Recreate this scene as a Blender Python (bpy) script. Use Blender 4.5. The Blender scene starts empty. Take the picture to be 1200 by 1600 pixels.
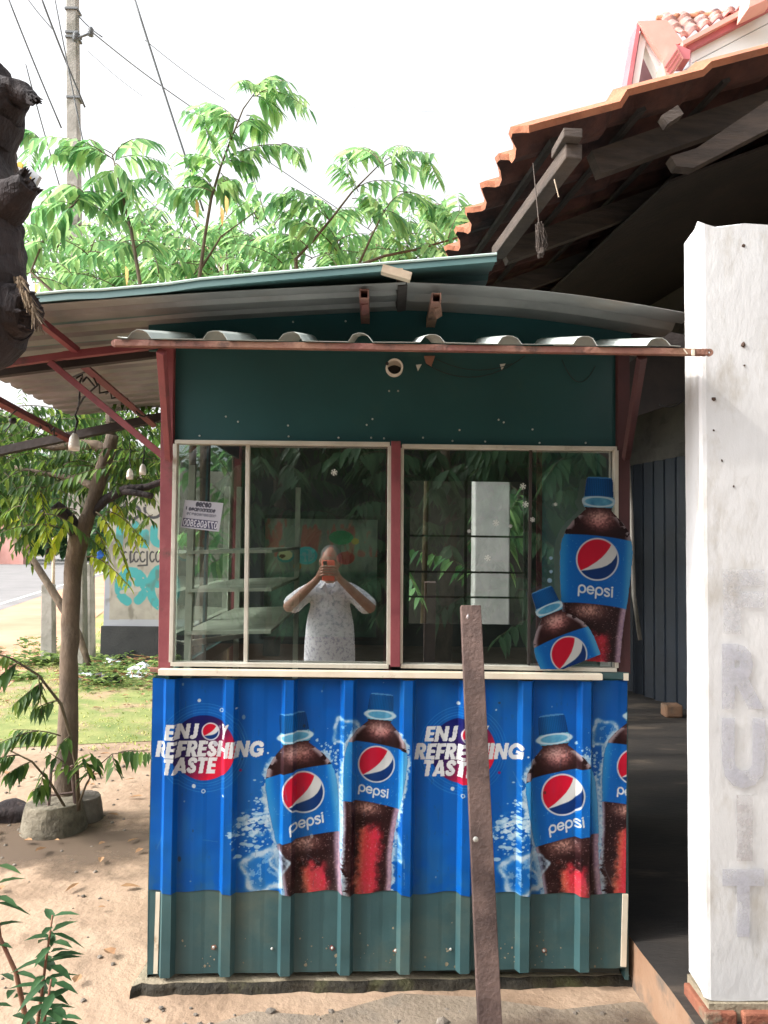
import bpy, bmesh, math, random
import numpy as np
from mathutils import Vector, Matrix, Euler
C = bpy.context
SC = C.scene
COL = SC.collection
rad = math.radians

# ------------------------------------------------------------------ camera
CAM_H = 1.45
cam_d = bpy.data.cameras.new("camera")
cam = bpy.data.objects.new("camera", cam_d)
COL.objects.link(cam)
cam.location = (0, 0, CAM_H)
PITCH, ROLL, YAW = rad(2.8), rad(0.72), rad(0.55)
Rm = (Matrix.Rotation(-YAW, 3, 'Z') @ Matrix.Rotation(rad(90) + PITCH, 3, 'X') @ Matrix.Rotation(ROLL, 3, 'Z'))
cam.rotation_euler = Rm.to_euler()
cam_d.sensor_fit = 'VERTICAL'
cam_d.sensor_height = 36.0
F = 1202.0
cam_d.lens = 36.0 * F / 1600.0
cam_d.clip_start = 0.05
cam_d.clip_end = 2000
SC.camera = cam

# ------------------------------------------------------------------ world, sun, exposure
SUN_V = Vector((-0.76, -0.19, 0.62)).normalized()
w = bpy.data.worlds.new("World")
SC.world = w
w.use_nodes = True
nt = w.node_tree
for n in list(nt.nodes):
    nt.nodes.remove(n)
sky = nt.nodes.new('ShaderNodeTexSky')
sky.sky_type = 'NISHITA'
sky.sun_disc = False
sky.sun_elevation = math.asin(SUN_V.z)
sky.sun_rotation = math.atan2(SUN_V.x, SUN_V.y)
sky.air_density = 1.0
sky.dust_density = 6.0
sky.ozone_density = 1.0
hs = nt.nodes.new('ShaderNodeHueSaturation')
hs.inputs['Saturation'].default_value = 0.12
hs.inputs['Value'].default_value = 2.15
bgn = nt.nodes.new('ShaderNodeBackground')
bgn.inputs['Strength'].default_value = 0.15
wo = nt.nodes.new('ShaderNodeOutputWorld')
nt.links.new(sky.outputs[0], hs.inputs['Color'])
nt.links.new(hs.outputs[0], bgn.inputs['Color'])
nt.links.new(bgn.outputs[0], wo.inputs['Surface'])
sd = bpy.data.lights.new("sun", 'SUN')
sd.energy = 1.85
sd.angle = rad(1.5)
sd.color = (1.0, 0.93, 0.82)
sun = bpy.data.objects.new("sun", sd)
COL.objects.link(sun)
sun.location = (-7, -3, 7)
sun.rotation_euler = SUN_V.to_track_quat('Z', 'Y').to_euler()
SC.view_settings.view_transform = 'Standard'
SC.view_settings.look = 'None'
SC.view_settings.exposure = 0.6
SC.view_settings.gamma = 1.0
SC.cycles.max_bounces = 8
SC.cycles.transparent_max_bounces = 12

# ------------------------------------------------------------------ helpers
def ray(px, py):
    return Rm @ Vector(((px - 600) / F, -(py - 800) / F, -1.0))
def P(px, py, Y):
    d = ray(px, py)
    return Vector((0, 0, CAM_H)) + d * (Y / d.y)
def PZ(px, py, z=0.0):
    d = ray(px, py)
    return Vector((0, 0, CAM_H)) + d * ((z - CAM_H) / d.z)

_rt = Rm.transposed()
def proj(x, y, z):
    """numpy world -> photo pixel"""
    dx, dy, dz = x, y, z - CAM_H
    cx = _rt[0][0] * dx + _rt[0][1] * dy + _rt[0][2] * dz
    cy = _rt[1][0] * dx + _rt[1][1] * dy + _rt[1][2] * dz
    cz = _rt[2][0] * dx + _rt[2][1] * dy + _rt[2][2] * dz
    return 600 + F * cx / (-cz), 800 - F * cy / (-cz)

ORIG = {}
def origin(o):
    if o is None:
        return Vector((0, 0, 0))
    return ORIG.get(o.name, Vector((0, 0, 0)))

def tag(o, label=None, cat=None, group=None, kind=None):
    if label: o['label'] = label
    if cat: o['category'] = cat
    if group: o['group'] = group
    if kind: o['kind'] = kind
    return o

def thing(name, label, cat, loc, group=None):
    o = bpy.data.objects.new(name, None)
    COL.objects.link(o)
    o.empty_display_size = 0.1
    o.location = loc
    ORIG[o.name] = Vector(loc)
    return tag(o, label, cat, group)

class MB:
    def __init__(s):
        s.v = []; s.f = []; s.smooth = False
    def add(s, vs, fs):
        n = len(s.v)
        s.v.extend([tuple(v) for v in vs])
        s.f.extend([tuple(i + n for i in f) for f in fs])
        return s
    def box(s, a, b):
        x0, y0, z0 = a; x1, y1, z1 = b
        vs = [(x0,y0,z0),(x1,y0,z0),(x1,y1,z0),(x0,y1,z0),(x0,y0,z1),(x1,y0,z1),(x1,y1,z1),(x0,y1,z1)]
        return s.add(vs, [(0,3,2,1),(4,5,6,7),(0,1,5,4),(1,2,6,5),(2,3,7,6),(3,0,4,7)])
    def beam(s, a, b, w, h, up=(0, 0, 1)):
        """rectangular bar from a to b, width w (sideways) and height h (up)"""
        a = Vector(a); b = Vector(b)
        d = (b - a).normalized(); u = Vector(up)
        r = d.cross(u)
        if r.length < 1e-4: r = d.cross(Vector((0, 1, 0)))
        r.normalize(); u = r.cross(d).normalized()
        vs = []
        for p in (a, b):
            for sx, sz in ((-1,-1),(1,-1),(1,1),(-1,1)):
                vs.append(p + r * (w/2*sx) + u * (h/2*sz))
        return s.add(vs, [(0,1,2,3),(7,6,5,4),(0,4,5,1),(1,5,6,2),(2,6,7,3),(3,7,4,0)])
    def tube(s, pts, rr, n=8, caps=True):
        pts = [Vector(p) for p in pts]
        if not hasattr(rr, '__len__'): rr = [rr] * len(pts)
        m = len(s.v); up = Vector((0.13, 0.2, 1)).normalized()
        prev = None
        for i, p in enumerate(pts):
            if i == 0: d = pts[1] - pts[0]
            elif i == len(pts) - 1: d = pts[-1] - pts[-2]
            else: d = pts[i+1] - pts[i-1]
            d.normalize()
            if prev is None:
                r = d.cross(up)
                if r.length < 0.05: r = d.cross(Vector((1, 0, 0)))
            else:
                r = prev - d * prev.dot(d)
            r.normalize(); prev = r
            q = d.cross(r)
            for k in range(n):
                a = 2 * math.pi * k / n
                s.v.append(tuple(p + (r * math.cos(a) + q * math.sin(a)) * rr[i]))
        for i in range(len(pts) - 1):
            for k in range(n):
                a0 = m + i*n + k; a1 = m + i*n + (k+1) % n
                s.f.append((a0, a1, a1 + n, a0 + n))
        if caps:
            s.f.append(tuple(m + k for k in range(n-1, -1, -1)))
            s.f.append(tuple(m + (len(pts)-1)*n + k for k in range(n)))
        return s
    def lathe(s, prof, c, n=24, axis='Z', rot=None):
        m = len(s.v); c = Vector(c)
        for (r, z) in prof:
            for k in range(n):
                a = 2 * math.pi * k / n
                v = Vector((r * math.cos(a), r * math.sin(a), z))
                if rot is not None: v = rot @ v
                s.v.append(tuple(c + v))
        for i in range(len(prof) - 1):
            for k in range(n):
                a0 = m + i*n + k; a1 = m + i*n + (k+1) % n
                s.f.append((a0, a1, a1 + n, a0 + n))
        s.f.append(tuple(m + k for k in range(n-1, -1, -1)))
        s.f.append(tuple(m + (len(prof)-1)*n + k for k in range(n)))
        return s
    def prism(s, poly, d):
        """poly: list of 3D points (planar), extruded by vector d"""
        poly = [Vector(p) for p in poly]; d = Vector(d); n = len(poly)
        vs = poly + [p + d for p in poly]
        fs = [tuple(range(n)), tuple(range(2*n-1, n-1, -1))]
        for i in range(n):
            j = (i+1) % n
            fs.append((i, i+n, j+n, j))
        return s.add(vs, fs)
    def build(s, name, mat, parent=None, smooth=None, bevel=0, recalc=True, solid=0, sub=0):
        og = origin(parent)
        me = bpy.data.meshes.new(name)
        me.from_pydata([(v[0]-og.x, v[1]-og.y, v[2]-og.z) for v in s.v], [], s.f)
        if recalc:
            bm = bmesh.new(); bm.from_mesh(me)
            bmesh.ops.recalc_face_normals(bm, faces=bm.faces)
            bm.to_mesh(me); bm.free()
        if mat: me.materials.append(mat)
        o = bpy.data.objects.new(name, me)
        COL.objects.link(o)
        if parent is not None:
            o.parent = parent
            ORIG[o.name] = og
        if smooth or s.smooth:
            me.polygons.foreach_set('use_smooth', [True]*len(me.polygons))
        if solid:
            md = o.modifiers.new('solid', 'SOLIDIFY'); md.thickness = solid; md.offset = 0
        if bevel:
            md = o.modifiers.new('bevel', 'BEVEL'); md.width = bevel; md.segments = 2; md.limit_method = 'ANGLE'
        if sub:
            md = o.modifiers.new('sub', 'SUBSURF'); md.levels = sub; md.render_levels = sub
        me.update()
        return o

def build_each(mb, name, m, parent, **kw):
    """one object for every connected piece"""
    par = list(range(len(mb.v)))
    def find(a):
        while par[a] != a:
            par[a] = par[par[a]]; a = par[a]
        return a
    for f in mb.f:
        for i in f[1:]:
            a, b = find(f[0]), find(i)
            if a != b: par[b] = a
    grp = {}
    for f in mb.f: grp.setdefault(find(f[0]), []).append(f)
    out = []
    for fs in grp.values():
        ids = sorted({i for f in fs for i in f}); mp = {i: k for k, i in enumerate(ids)}
        q = MB(); q.smooth = mb.smooth
        q.v = [mb.v[i] for i in ids]; q.f = [tuple(mp[i] for i in f) for f in fs]
        out.append(q.build(name, m, parent, **kw))
    return out

def ico(mb, c, r, seed=0, sq=(1,1,1), amp=0.2, sub=2):
    bm = bmesh.new(); bmesh.ops.create_icosphere(bm, subdivisions=sub, radius=1)
    rn = random.Random(seed); off = Vector((rn.random()*9, rn.random()*9, rn.random()*9))
    from mathutils import noise as mn
    m = len(mb.v)
    for v in bm.verts:
        k = 1 + amp * mn.noise(v.co * 1.3 + off) * 1.6
        mb.v.append((c[0]+v.co.x*r*sq[0]*k, c[1]+v.co.y*r*sq[1]*k, c[2]+v.co.z*r*sq[2]*k))
    for f in bm.faces: mb.f.append(tuple(m + v.index for v in f.verts))
    bm.free()

# ------------------------------------------------------------------ materials
def lin(c):
    return tuple((x/255/12.92 if x/255 <= 0.04045 else ((x/255+0.055)/1.055)**2.4) for x in c)
def mat(name, c1, c2=None, scale=8, rough=0.7, metal=0, bump=0, bscale=40, c3=None, s3=3, t3=(0.55, 0.7),
        stretch=(1,1,1), spec=0.5, contrast=(0.35, 0.65), trans=0, rvar=0.12, coat=0):
    m = bpy.data.materials.new(name); m.use_nodes = True
    n = m.node_tree; N = n.nodes; L = n.links
    b = N['Principled BSDF']
    b.inputs['Roughness'].default_value = rough
    b.inputs['Metallic'].default_value = metal
    b.inputs['Specular IOR Level'].default_value = spec
    if coat:
        b.inputs['Coat Weight'].default_value = coat
    tc = N.new('ShaderNodeTexCoord'); mp = N.new('ShaderNodeMapping')
    mp.inputs['Scale'].default_value = stretch
    L.new(tc.outputs['Object'], mp.inputs[0])
    def noise(sc, det=5, rg=0.6):
        t = N.new('ShaderNodeTexNoise'); t.inputs['Scale'].default_value = sc
        t.inputs['Detail'].default_value = det; t.inputs['Roughness'].default_value = rg
        L.new(mp.outputs[0], t.inputs['Vector']); return t
    col = None
    if c2 is not None:
        t = noise(scale)
        r = N.new('ShaderNodeValToRGB')
        r.color_ramp.elements[0].position = contrast[0]; r.color_ramp.elements[1].position = contrast[1]
        r.color_ramp.elements[0].color = (*c1, 1); r.color_ramp.elements[1].color = (*c2, 1)
        L.new(t.outputs['Fac'], r.inputs[0]); col = r.outputs[0]
        if rvar:
            mr = N.new('ShaderNodeMapRange'); mr.inputs['To Min'].default_value = max(0.02, rough - rvar)
            mr.inputs['To Max'].default_value = min(1, rough + rvar)
            L.new(t.outputs['Fac'], mr.inputs[0]); L.new(mr.outputs[0], b.inputs['Roughness'])
        if c3 is not None:
            t2 = noise(s3, 8, 0.65)
            mr = N.new('ShaderNodeMapRange'); mr.inputs['From Min'].default_value = t3[0]
            mr.inputs['From Max'].default_value = t3[1]
            L.new(t2.outputs['Fac'], mr.inputs[0])
            mx = N.new('ShaderNodeMix'); mx.data_type = 'RGBA'
            L.new(mr.outputs[0], mx.inputs[0]); L.new(col, mx.inputs[6])
            mx.inputs[7].default_value = (*c3, 1); col = mx.outputs[2]
        L.new(col, b.inputs['Base Color'])
    else:
        b.inputs['Base Color'].default_value = (*c1, 1)
    if bump:
        t = noise(bscale, 6)
        bp = N.new('ShaderNodeBump'); bp.inputs['Strength'].default_value = bump
        bp.inputs['Distance'].default_value = 0.02
        L.new(t.outputs['Fac'], bp.inputs['Height']); L.new(bp.outputs[0], b.inputs['Normal'])
    if trans:
        tr = N.new('ShaderNodeBsdfTranslucent')
        if col is not None: L.new(col, tr.inputs[0])
        else: tr.inputs[0].default_value = (*c1, 1)
        ms = N.new('ShaderNodeMixShader'); ms.inputs[0].default_value = trans
        out = N['Material Output']
        L.new(b.outputs[0], ms.inputs[1]); L.new(tr.outputs[0], ms.inputs[2]); L.new(ms.outputs[0], out.inputs[0])
    return m

def leafmat(name, c1, c2, c3, trans=0.45):
    """leaf colour varies per leaf through the face-corner attribute 'tone'"""
    m = bpy.data.materials.new(name); m.use_nodes = True
    n = m.node_tree; N = n.nodes; L = n.links; b = N['Principled BSDF']
    b.inputs['Roughness'].default_value = 0.5
    b.inputs['Specular IOR Level'].default_value = 0.35
    at = N.new('ShaderNodeAttribute'); at.attribute_name = 'tone'
    r = N.new('ShaderNodeValToRGB')
    r.color_ramp.elements[0].color = (*c1, 1); r.color_ramp.elements[1].color = (*c3, 1)
    e = r.color_ramp.elements.new(0.55); e.color = (*c2, 1)
    L.new(at.outputs['Fac'], r.inputs[0]); L.new(r.outputs[0], b.inputs['Base Color'])
    tr = N.new('ShaderNodeBsdfTranslucent')
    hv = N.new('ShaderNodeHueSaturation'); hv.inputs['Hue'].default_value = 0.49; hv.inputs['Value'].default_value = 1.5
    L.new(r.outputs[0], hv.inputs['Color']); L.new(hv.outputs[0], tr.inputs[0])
    ms = N.new('ShaderNodeMixShader'); ms.inputs[0].default_value = trans
    L.new(b.outputs[0], ms.inputs[1]); L.new(tr.outputs[0], ms.inputs[2])
    L.new(ms.outputs[0], N['Material Output'].inputs[0])
    return m

def artmat(name, rough=0.35, spec=0.5, bump=0.0):
    m = bpy.data.materials.new(name); m.use_nodes = True
    n = m.node_tree; N = n.nodes; L = n.links; b = N['Principled BSDF']
    at = N.new('ShaderNodeAttribute'); at.attribute_name = 'art'
    tc = N.new('ShaderNodeTexCoord')
    t = N.new('ShaderNodeTexNoise'); t.inputs['Scale'].default_value = 3.0; t.inputs['Detail'].default_value = 7
    L.new(tc.outputs['Object'], t.inputs['Vector'])
    mr = N.new('ShaderNodeMapRange'); mr.inputs['To Min'].default_value = 0.86; mr.inputs['To Max'].default_value = 1.12
    L.new(t.outputs['Fac'], mr.inputs[0])
    mx = N.new('ShaderNodeVectorMath'); mx.operation = 'SCALE'
    L.new(at.outputs['Color'], mx.inputs[0]); L.new(mr.outputs[0], mx.inputs['Scale'])
    L.new(mx.outputs[0], b.inputs['Base Color'])
    b.inputs['Roughness'].default_value = rough; b.inputs['Specular IOR Level'].default_value = spec
    if bump:
        t2 = N.new('ShaderNodeTexNoise'); t2.inputs['Scale'].default_value = 14; L.new(tc.outputs['Object'], t2.inputs['Vector'])
        bp = N.new('ShaderNodeBump'); bp.inputs['Strength'].default_value = bump; bp.inputs['Distance'].default_value = 0.01
        L.new(t2.outputs['Fac'], bp.inputs['Height']); L.new(bp.outputs[0], b.inputs['Normal'])
    return m

def glassmat(name, tint=(0.82, 0.9, 0.88), refl=0.27):
    m = bpy.data.materials.new(name); m.use_nodes = True
    n = m.node_tree; N = n.nodes; L = n.links
    for x in list(N):
        if x.type == 'BSDF_PRINCIPLED': N.remove(x)
    tp = N.new('ShaderNodeBsdfTransparent'); tp.inputs[0].default_value = (*tint, 1)
    gl = N.new('ShaderNodeBsdfGlossy'); gl.inputs['Roughness'].default_value = 0.0
    gl.inputs['Color'].default_value = (0.9, 0.95, 0.95, 1)
    df = N.new('ShaderNodeBsdfDiffuse'); df.inputs[0].default_value = (0.5, 0.5, 0.45, 1)
    tc = N.new('ShaderNodeTexCoord')
    mp = N.new('ShaderNodeMapping'); mp.inputs['Scale'].default_value = (6, 6, 2)
    L.new(tc.outputs['Object'], mp.inputs[0])
    t = N.new('ShaderNodeTexNoise'); t.inputs['Scale'].default_value = 2.5; t.inputs['Detail'].default_value = 8
    L.new(mp.outputs[0], t.inputs['Vector'])
    mr = N.new('ShaderNodeMapRange'); mr.inputs['From Min'].default_value = 0.4; mr.inputs['From Max'].default_value = 0.8
    mr.inputs['To Min'].default_value = 0.005; mr.inputs['To Max'].default_value = 0.03
    L.new(t.outputs['Fac'], mr.inputs[0])
    fr = N.new('ShaderNodeFresnel'); fr.inputs[0].default_value = 1.5
    ad = N.new('ShaderNodeMath'); ad.operation = 'ADD'; ad.inputs[1].default_value = refl; ad.use_clamp = True
    L.new(fr.outputs[0], ad.inputs[0])
    m1 = N.new('ShaderNodeMixShader'); L.new(ad.outputs[0], m1.inputs[0]); L.new(tp.outputs[0], m1.inputs[1]); L.new(gl.outputs[0], m1.inputs[2])
    m2 = N.new('ShaderNodeMixShader'); L.new(mr.outputs[0], m2.inputs[0]); L.new(m1.outputs[0], m2.inputs[1]); L.new(df.outputs[0], m2.inputs[2])
    L.new(m2.outputs[0], N['Material Output'].inputs[0])
    return m

M = {}
M['soil'] = mat('soil', (0.28,0.19,0.125), (0.375,0.27,0.19), 1.3, 0.95, bump=0.7, bscale=15, c3=(0.19,0.125,0.08), s3=2.2, t3=(0.5,0.68))
M['earth'] = mat('earth', (0.30,0.20,0.12), (0.42,0.31,0.2), 2.5, 0.95, bump=0.5, bscale=35, c3=(0.09,0.14,0.04), s3=1.2, t3=(0.45,0.6))
M['apron'] = mat('worn_concrete', (0.16,0.125,0.09), (0.25,0.2,0.15), 4, 0.95, bump=0.5, bscale=60, c3=(0.17,0.14,0.11), s3=5, t3=(0.52,0.66))
M['asphalt'] = mat('asphalt', (0.17,0.165,0.165), (0.22,0.21,0.21), 0.8, 0.85, bump=0.3, bscale=60)
M['paint_white'] = mat('road_paint', (0.7,0.7,0.68), (0.55,0.55,0.5), 9, 0.7)
M['turf'] = mat('turf', (0.12,0.17,0.04), (0.26,0.27,0.09), 3, 0.95, bump=0.6, bscale=40, c3=(0.33,0.23,0.14), s3=1.6, t3=(0.5,0.62))
M['green'] = mat('green_painted_steel', (0.028,0.072,0.080), (0.038,0.09,0.096), 5, 0.42, bump=0.04, bscale=8, c3=(0.10,0.125,0.10), s3=3.0, t3=(0.5,0.8), spec=0.45)
M['greenshade'] = mat('shaded_green_panel', (0.004,0.050,0.055), (0.006,0.062,0.067), 3, 0.5, bump=0.03, bscale=6, c3=(0.02,0.065,0.055), s3=3.2, t3=(0.6,0.85))  # same paint as the ribbed sheet, darkened for the shade under the canopy
M['red'] = mat('red_oxide_steel', (0.17,0.032,0.042), (0.23,0.055,0.062), 7, 0.6, bump=0.12, bscale=60, c3=(0.09,0.04,0.035), s3=9, t3=(0.58,0.72))
M['rust'] = mat('rusty_steel', (0.085,0.055,0.048), (0.155,0.10,0.085), 12, 0.7, metal=0.15, bump=0.3, bscale=90, c3=(0.05,0.03,0.027), s3=7, t3=(0.5,0.65))
M['rustbar'] = mat('rusty_painted_bar', (0.16,0.045,0.042), (0.30,0.17,0.11), 3, 0.75, bump=0.3, bscale=80, c3=(0.09,0.045,0.035), s3=14, t3=(0.52,0.66))
M['darkred'] = mat('dark_red_brown_steel', (0.045,0.014,0.016), (0.075,0.025,0.027), 7, 0.65, bump=0.1)
M['alu'] = mat('aluminium_frame', (0.5,0.47,0.4), (0.6,0.57,0.5), 10, 0.4, metal=0.3, bump=0.05, c3=(0.25,0.21,0.16), s3=9, t3=(0.62,0.76))
M['cream'] = mat('cream_sill_metal', (0.62,0.54,0.42), (0.72,0.65,0.53), 8, 0.5, bump=0.08, c3=(0.34,0.2,0.11), s3=13, t3=(0.62,0.74))
M['zinc'] = mat('zinc_roof_sheet', (0.17,0.165,0.16), (0.27,0.26,0.25), 4, 0.5, metal=0.15, c3=(0.25,0.19,0.15), s3=3, t3=(0.55,0.8))
M['canopy'] = mat('pale_roof_sheet', (0.45,0.5,0.48), (0.6,0.64,0.6), 5, 0.4, metal=0.1, c3=(0.3,0.27,0.22), s3=6, t3=(0.6,0.8))
M['roofgreen'] = mat('green_roof_edge', (0.05,0.115,0.115), (0.075,0.145,0.14), 4, 0.5)
M['glass'] = glassmat('window_glass')
M['white'] = mat('whitewashed_plaster', (0.53,0.53,0.54), (0.60,0.60,0.61), 1.6, 0.9, bump=0.12, bscale=25, c3=(0.34,0.30,0.24), s3=5, t3=(0.52,0.8), stretch=(1.6,1.6,0.7))
M['dirtywhite'] = mat('stained_plaster', (0.5,0.47,0.43), (0.62,0.6,0.57), 3, 0.9, bump=0.2, bscale=25, c3=(0.16,0.14,0.12), s3=2, t3=(0.5,0.7))
M['ghost'] = None
M['dimwall'] = mat('shaded_plaster', (0.09,0.085,0.08), (0.18,0.17,0.16), 3, 0.9, bump=0.2, bscale=25, c3=(0.04,0.04,0.04), s3=1.5, t3=(0.42,0.6))  # inner wall plaster coloured dark to hold the verandah shade
M['plinth'] = mat('ochre_plinth', (0.24,0.135,0.08), (0.31,0.20,0.13), 4, 0.9, bump=0.25, bscale=30, c3=(0.13,0.105,0.085), s3=6, t3=(0.5,0.65))
M['brick'] = mat('old_brick', (0.20,0.06,0.035), (0.28,0.11,0.065), 9, 0.95, bump=0.5, bscale=40, c3=(0.2,0.16,0.11), s3=10, t3=(0.52,0.64))
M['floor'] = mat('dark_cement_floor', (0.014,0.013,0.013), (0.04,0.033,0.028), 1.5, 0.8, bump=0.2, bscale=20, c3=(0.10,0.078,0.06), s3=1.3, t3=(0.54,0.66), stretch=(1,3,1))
M['tile'] = mat('clay_tile', (0.34,0.11,0.055), (0.44,0.18,0.10), 7, 0.85, bump=0.4, bscale=40, c3=(0.24,0.10,0.06), s3=6, t3=(0.5,0.72))
M['tileunder'] = mat('shaded_tile_underside', (0.065,0.028,0.026), (0.115,0.048,0.038), 7, 0.95, bump=0.4, bscale=30, c3=(0.022,0.016,0.018), s3=4, t3=(0.45,0.65))  # darker copy of the clay tile, eave shade put into its colour
M['wood'] = mat('weathered_timber', (0.05,0.038,0.033), (0.10,0.075,0.062), 6, 0.85, bump=0.4, bscale=30, stretch=(1,1,6), c3=(0.08,0.055,0.04), s3=8, t3=(0.5,0.7))
M['darkwood'] = mat('dark_timber', (0.02,0.016,0.015), (0.04,0.03,0.027), 6, 0.85, bump=0.3, bscale=30)
M['palewood'] = mat('pale_timber_end', (0.38,0.29,0.21), (0.48,0.38,0.28), 8, 0.85, bump=0.3, bscale=40)
M['pink'] = mat('pink_painted_trim', (0.48,0.12,0.14), (0.54,0.16,0.18), 3, 0.6)
M['pinkpale'] = mat('faded_pink_board', (0.72,0.30,0.25), (0.76,0.36,0.31), 3, 0.7)
M['housewhite'] = mat('white_board', (0.76,0.76,0.77), (0.8,0.8,0.8), 3, 0.6)
M['brown'] = mat('brown_board', (0.15,0.075,0.085), (0.19,0.10,0.11), 6, 0.7)
M['shutter'] = mat('blue_grey_shutter', (0.006,0.009,0.014), (0.008,0.018,0.035), 0.9, 0.5, metal=0.2, bump=0.1, c3=(0.10,0.11,0.12), s3=1.1, t3=(0.6,0.75))
M['concrete'] = mat('grey_concrete', (0.25,0.235,0.21), (0.36,0.34,0.31), 5, 0.9, bump=0.35, bscale=40, c3=(0.13,0.125,0.1), s3=3, t3=(0.5,0.68))
M['slab'] = mat('mossy_slab', (0.24,0.20,0.14), (0.34,0.29,0.21), 6, 0.95, bump=0.5, bscale=50, c3=(0.14,0.12,0.07), s3=5, t3=(0.5,0.66))
M['slabedge'] = mat('dark_slab_edge', (0.012,0.010,0.006), (0.04,0.032,0.02), 12, 0.95, bump=0.8, bscale=50, c3=(0.05,0.05,0.018), s3=6, t3=(0.5,0.66))  # front edge coloured much darker than the slab top
M['bark'] = mat('brown_bark', (0.06,0.043,0.03), (0.16,0.115,0.08), 9, 0.9, bump=0.6, bscale=30, c3=(0.24,0.19,0.14), s3=5, t3=(0.55,0.75), stretch=(1,1,0.5))
M['darkbark'] = mat('dark_cracked_bark', (0.014,0.011,0.013), (0.042,0.031,0.032), 14, 0.95, bump=1.0, bscale=24, stretch=(1,1,.35), c3=(0.17,0.125,0.11), s3=13, t3=(0.58,0.75))
M['fibre'] = mat('torn_wood_fibre', (0.2,0.14,0.09), (0.33,0.25,0.16), 20, 0.95, bump=0.8, bscale=60, stretch=(1,1,0.3), c3=(0.1,0.07,0.05), s3=10, t3=(0.5,0.62))
M['twig'] = mat('twig', (0.07,0.05,0.03), (0.13,0.10,0.06), 9, 0.8)
M['redtwig'] = mat('reddish_stem', (0.22,0.09,0.06), (0.3,0.15,0.09), 9, 0.7)
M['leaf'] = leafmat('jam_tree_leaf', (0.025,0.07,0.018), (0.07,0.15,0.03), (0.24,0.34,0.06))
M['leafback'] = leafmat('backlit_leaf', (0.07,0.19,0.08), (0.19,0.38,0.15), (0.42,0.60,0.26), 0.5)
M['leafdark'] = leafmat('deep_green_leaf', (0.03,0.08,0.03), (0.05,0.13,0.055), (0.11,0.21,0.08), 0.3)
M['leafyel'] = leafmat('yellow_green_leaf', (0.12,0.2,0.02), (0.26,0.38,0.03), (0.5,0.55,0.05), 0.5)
M['weed'] = leafmat('weed_leaf', (0.05,0.10,0.03), (0.12,0.2,0.05), (0.3,0.38,0.12), 0.35)
M['drygrass'] = leafmat('grass_blade', (0.20,0.26,0.06), (0.36,0.40,0.13), (0.55,0.50,0.24), 0.5)
M['straw'] = mat('dry_straw', (0.5,0.38,0.24), (0.62,0.5,0.34), 10, 0.9)
M['black'] = mat('black_cable', (0.012,0.012,0.013), None, rough=0.6)
M['wire'] = mat('grey_wire', (0.12,0.13,0.14), None, rough=0.6)
M['porcelain'] = mat('white_porcelain', (0.66,0.63,0.56), (0.74,0.71,0.65), 8, 0.35, c3=(0.35,0.3,0.22), s3=12, t3=(0.6,0.75))
M['darkint'] = mat('dark_interior_board', (0.03,0.04,0.04), (0.055,0.065,0.06), 3, 0.8)
M['intshelf'] = mat('shelf_board', (0.33,0.34,0.27), (0.42,0.43,0.35), 4, 0.7, c3=(0.2,0.2,0.14), s3=4, t3=(0.5,0.7))
M['skin'] = mat('skin', (0.30,0.13,0.08), (0.35,0.16,0.10), 6, 0.55)
M['hair'] = mat('hair', (0.02,0.018,0.017), (0.08,0.075,0.07), 30, 0.8)
M['shirt'] = mat('printed_white_shirt', (0.70,0.70,0.72), (0.80,0.80,0.82), 9, 0.9, c3=(0.42,0.42,0.5), s3=48, t3=(0.5,0.6), bump=0.15, bscale=20)
M['trouser'] = mat('dark_trousers', (0.03,0.035,0.05), (0.045,0.05,0.07), 12, 0.9)
M['phone'] = mat('orange_phone_case', (0.85,0.12,0.06), None, rough=0.4)
M['lens'] = mat('black_lens', (0.01,0.01,0.012), None, rough=0.15)
M['bag'] = mat('plastic_bag', (0.62,0.7,0.78), (0.75,0.8,0.85), 12, 0.35, bump=0.6, bscale=20)
M['bagdark'] = mat('black_plastic_bag', (0.02,0.02,0.022), (0.04,0.04,0.045), 12, 0.4, bump=0.6, bscale=20)
M['ring'] = mat('weathered_block', (0.10,0.085,0.06), (0.2,0.175,0.13), 7, 0.95, bump=0.6, bscale=45, c3=(0.05,0.042,0.03), s3=9, t3=(0.5,0.66))
M['stone'] = mat('dark_stone', (0.10,0.085,0.07), (0.2,0.17,0.14), 8, 0.95, bump=0.6, bscale=30)
M['litter'] = mat('dead_leaf', (0.2,0.1,0.045), (0.34,0.2,0.1), 12, 0.9)
M['galv'] = mat('weathered_lamp_metal', (0.4,0.42,0.46), (0.5,0.52,0.55), 6, 0.5)
M['yellow'] = mat('yellow_paint', (0.75,0.45,0.05), None, rough=0.6)
M['screw'] = mat('bright_screw', (0.5,0.5,0.47), None, rough=0.5, metal=0.3)
M['snow'] = mat('white_sticker', (0.62,0.64,0.6), None, rough=0.6)
M['art'] = artmat('printed_vinyl', 0.42, 0.2, bump=0.05)
M['artflat'] = artmat('printed_board', 0.5)
M['blacktar'] = mat('black_painted_base', (0.018,0.02,0.022), (0.04,0.04,0.042), 4, 0.8, bump=0.3)
M['hotpost'] = mat('sunny_plaster', (0.34,0.34,0.33), (0.46,0.45,0.44), 6, 0.9)

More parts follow.
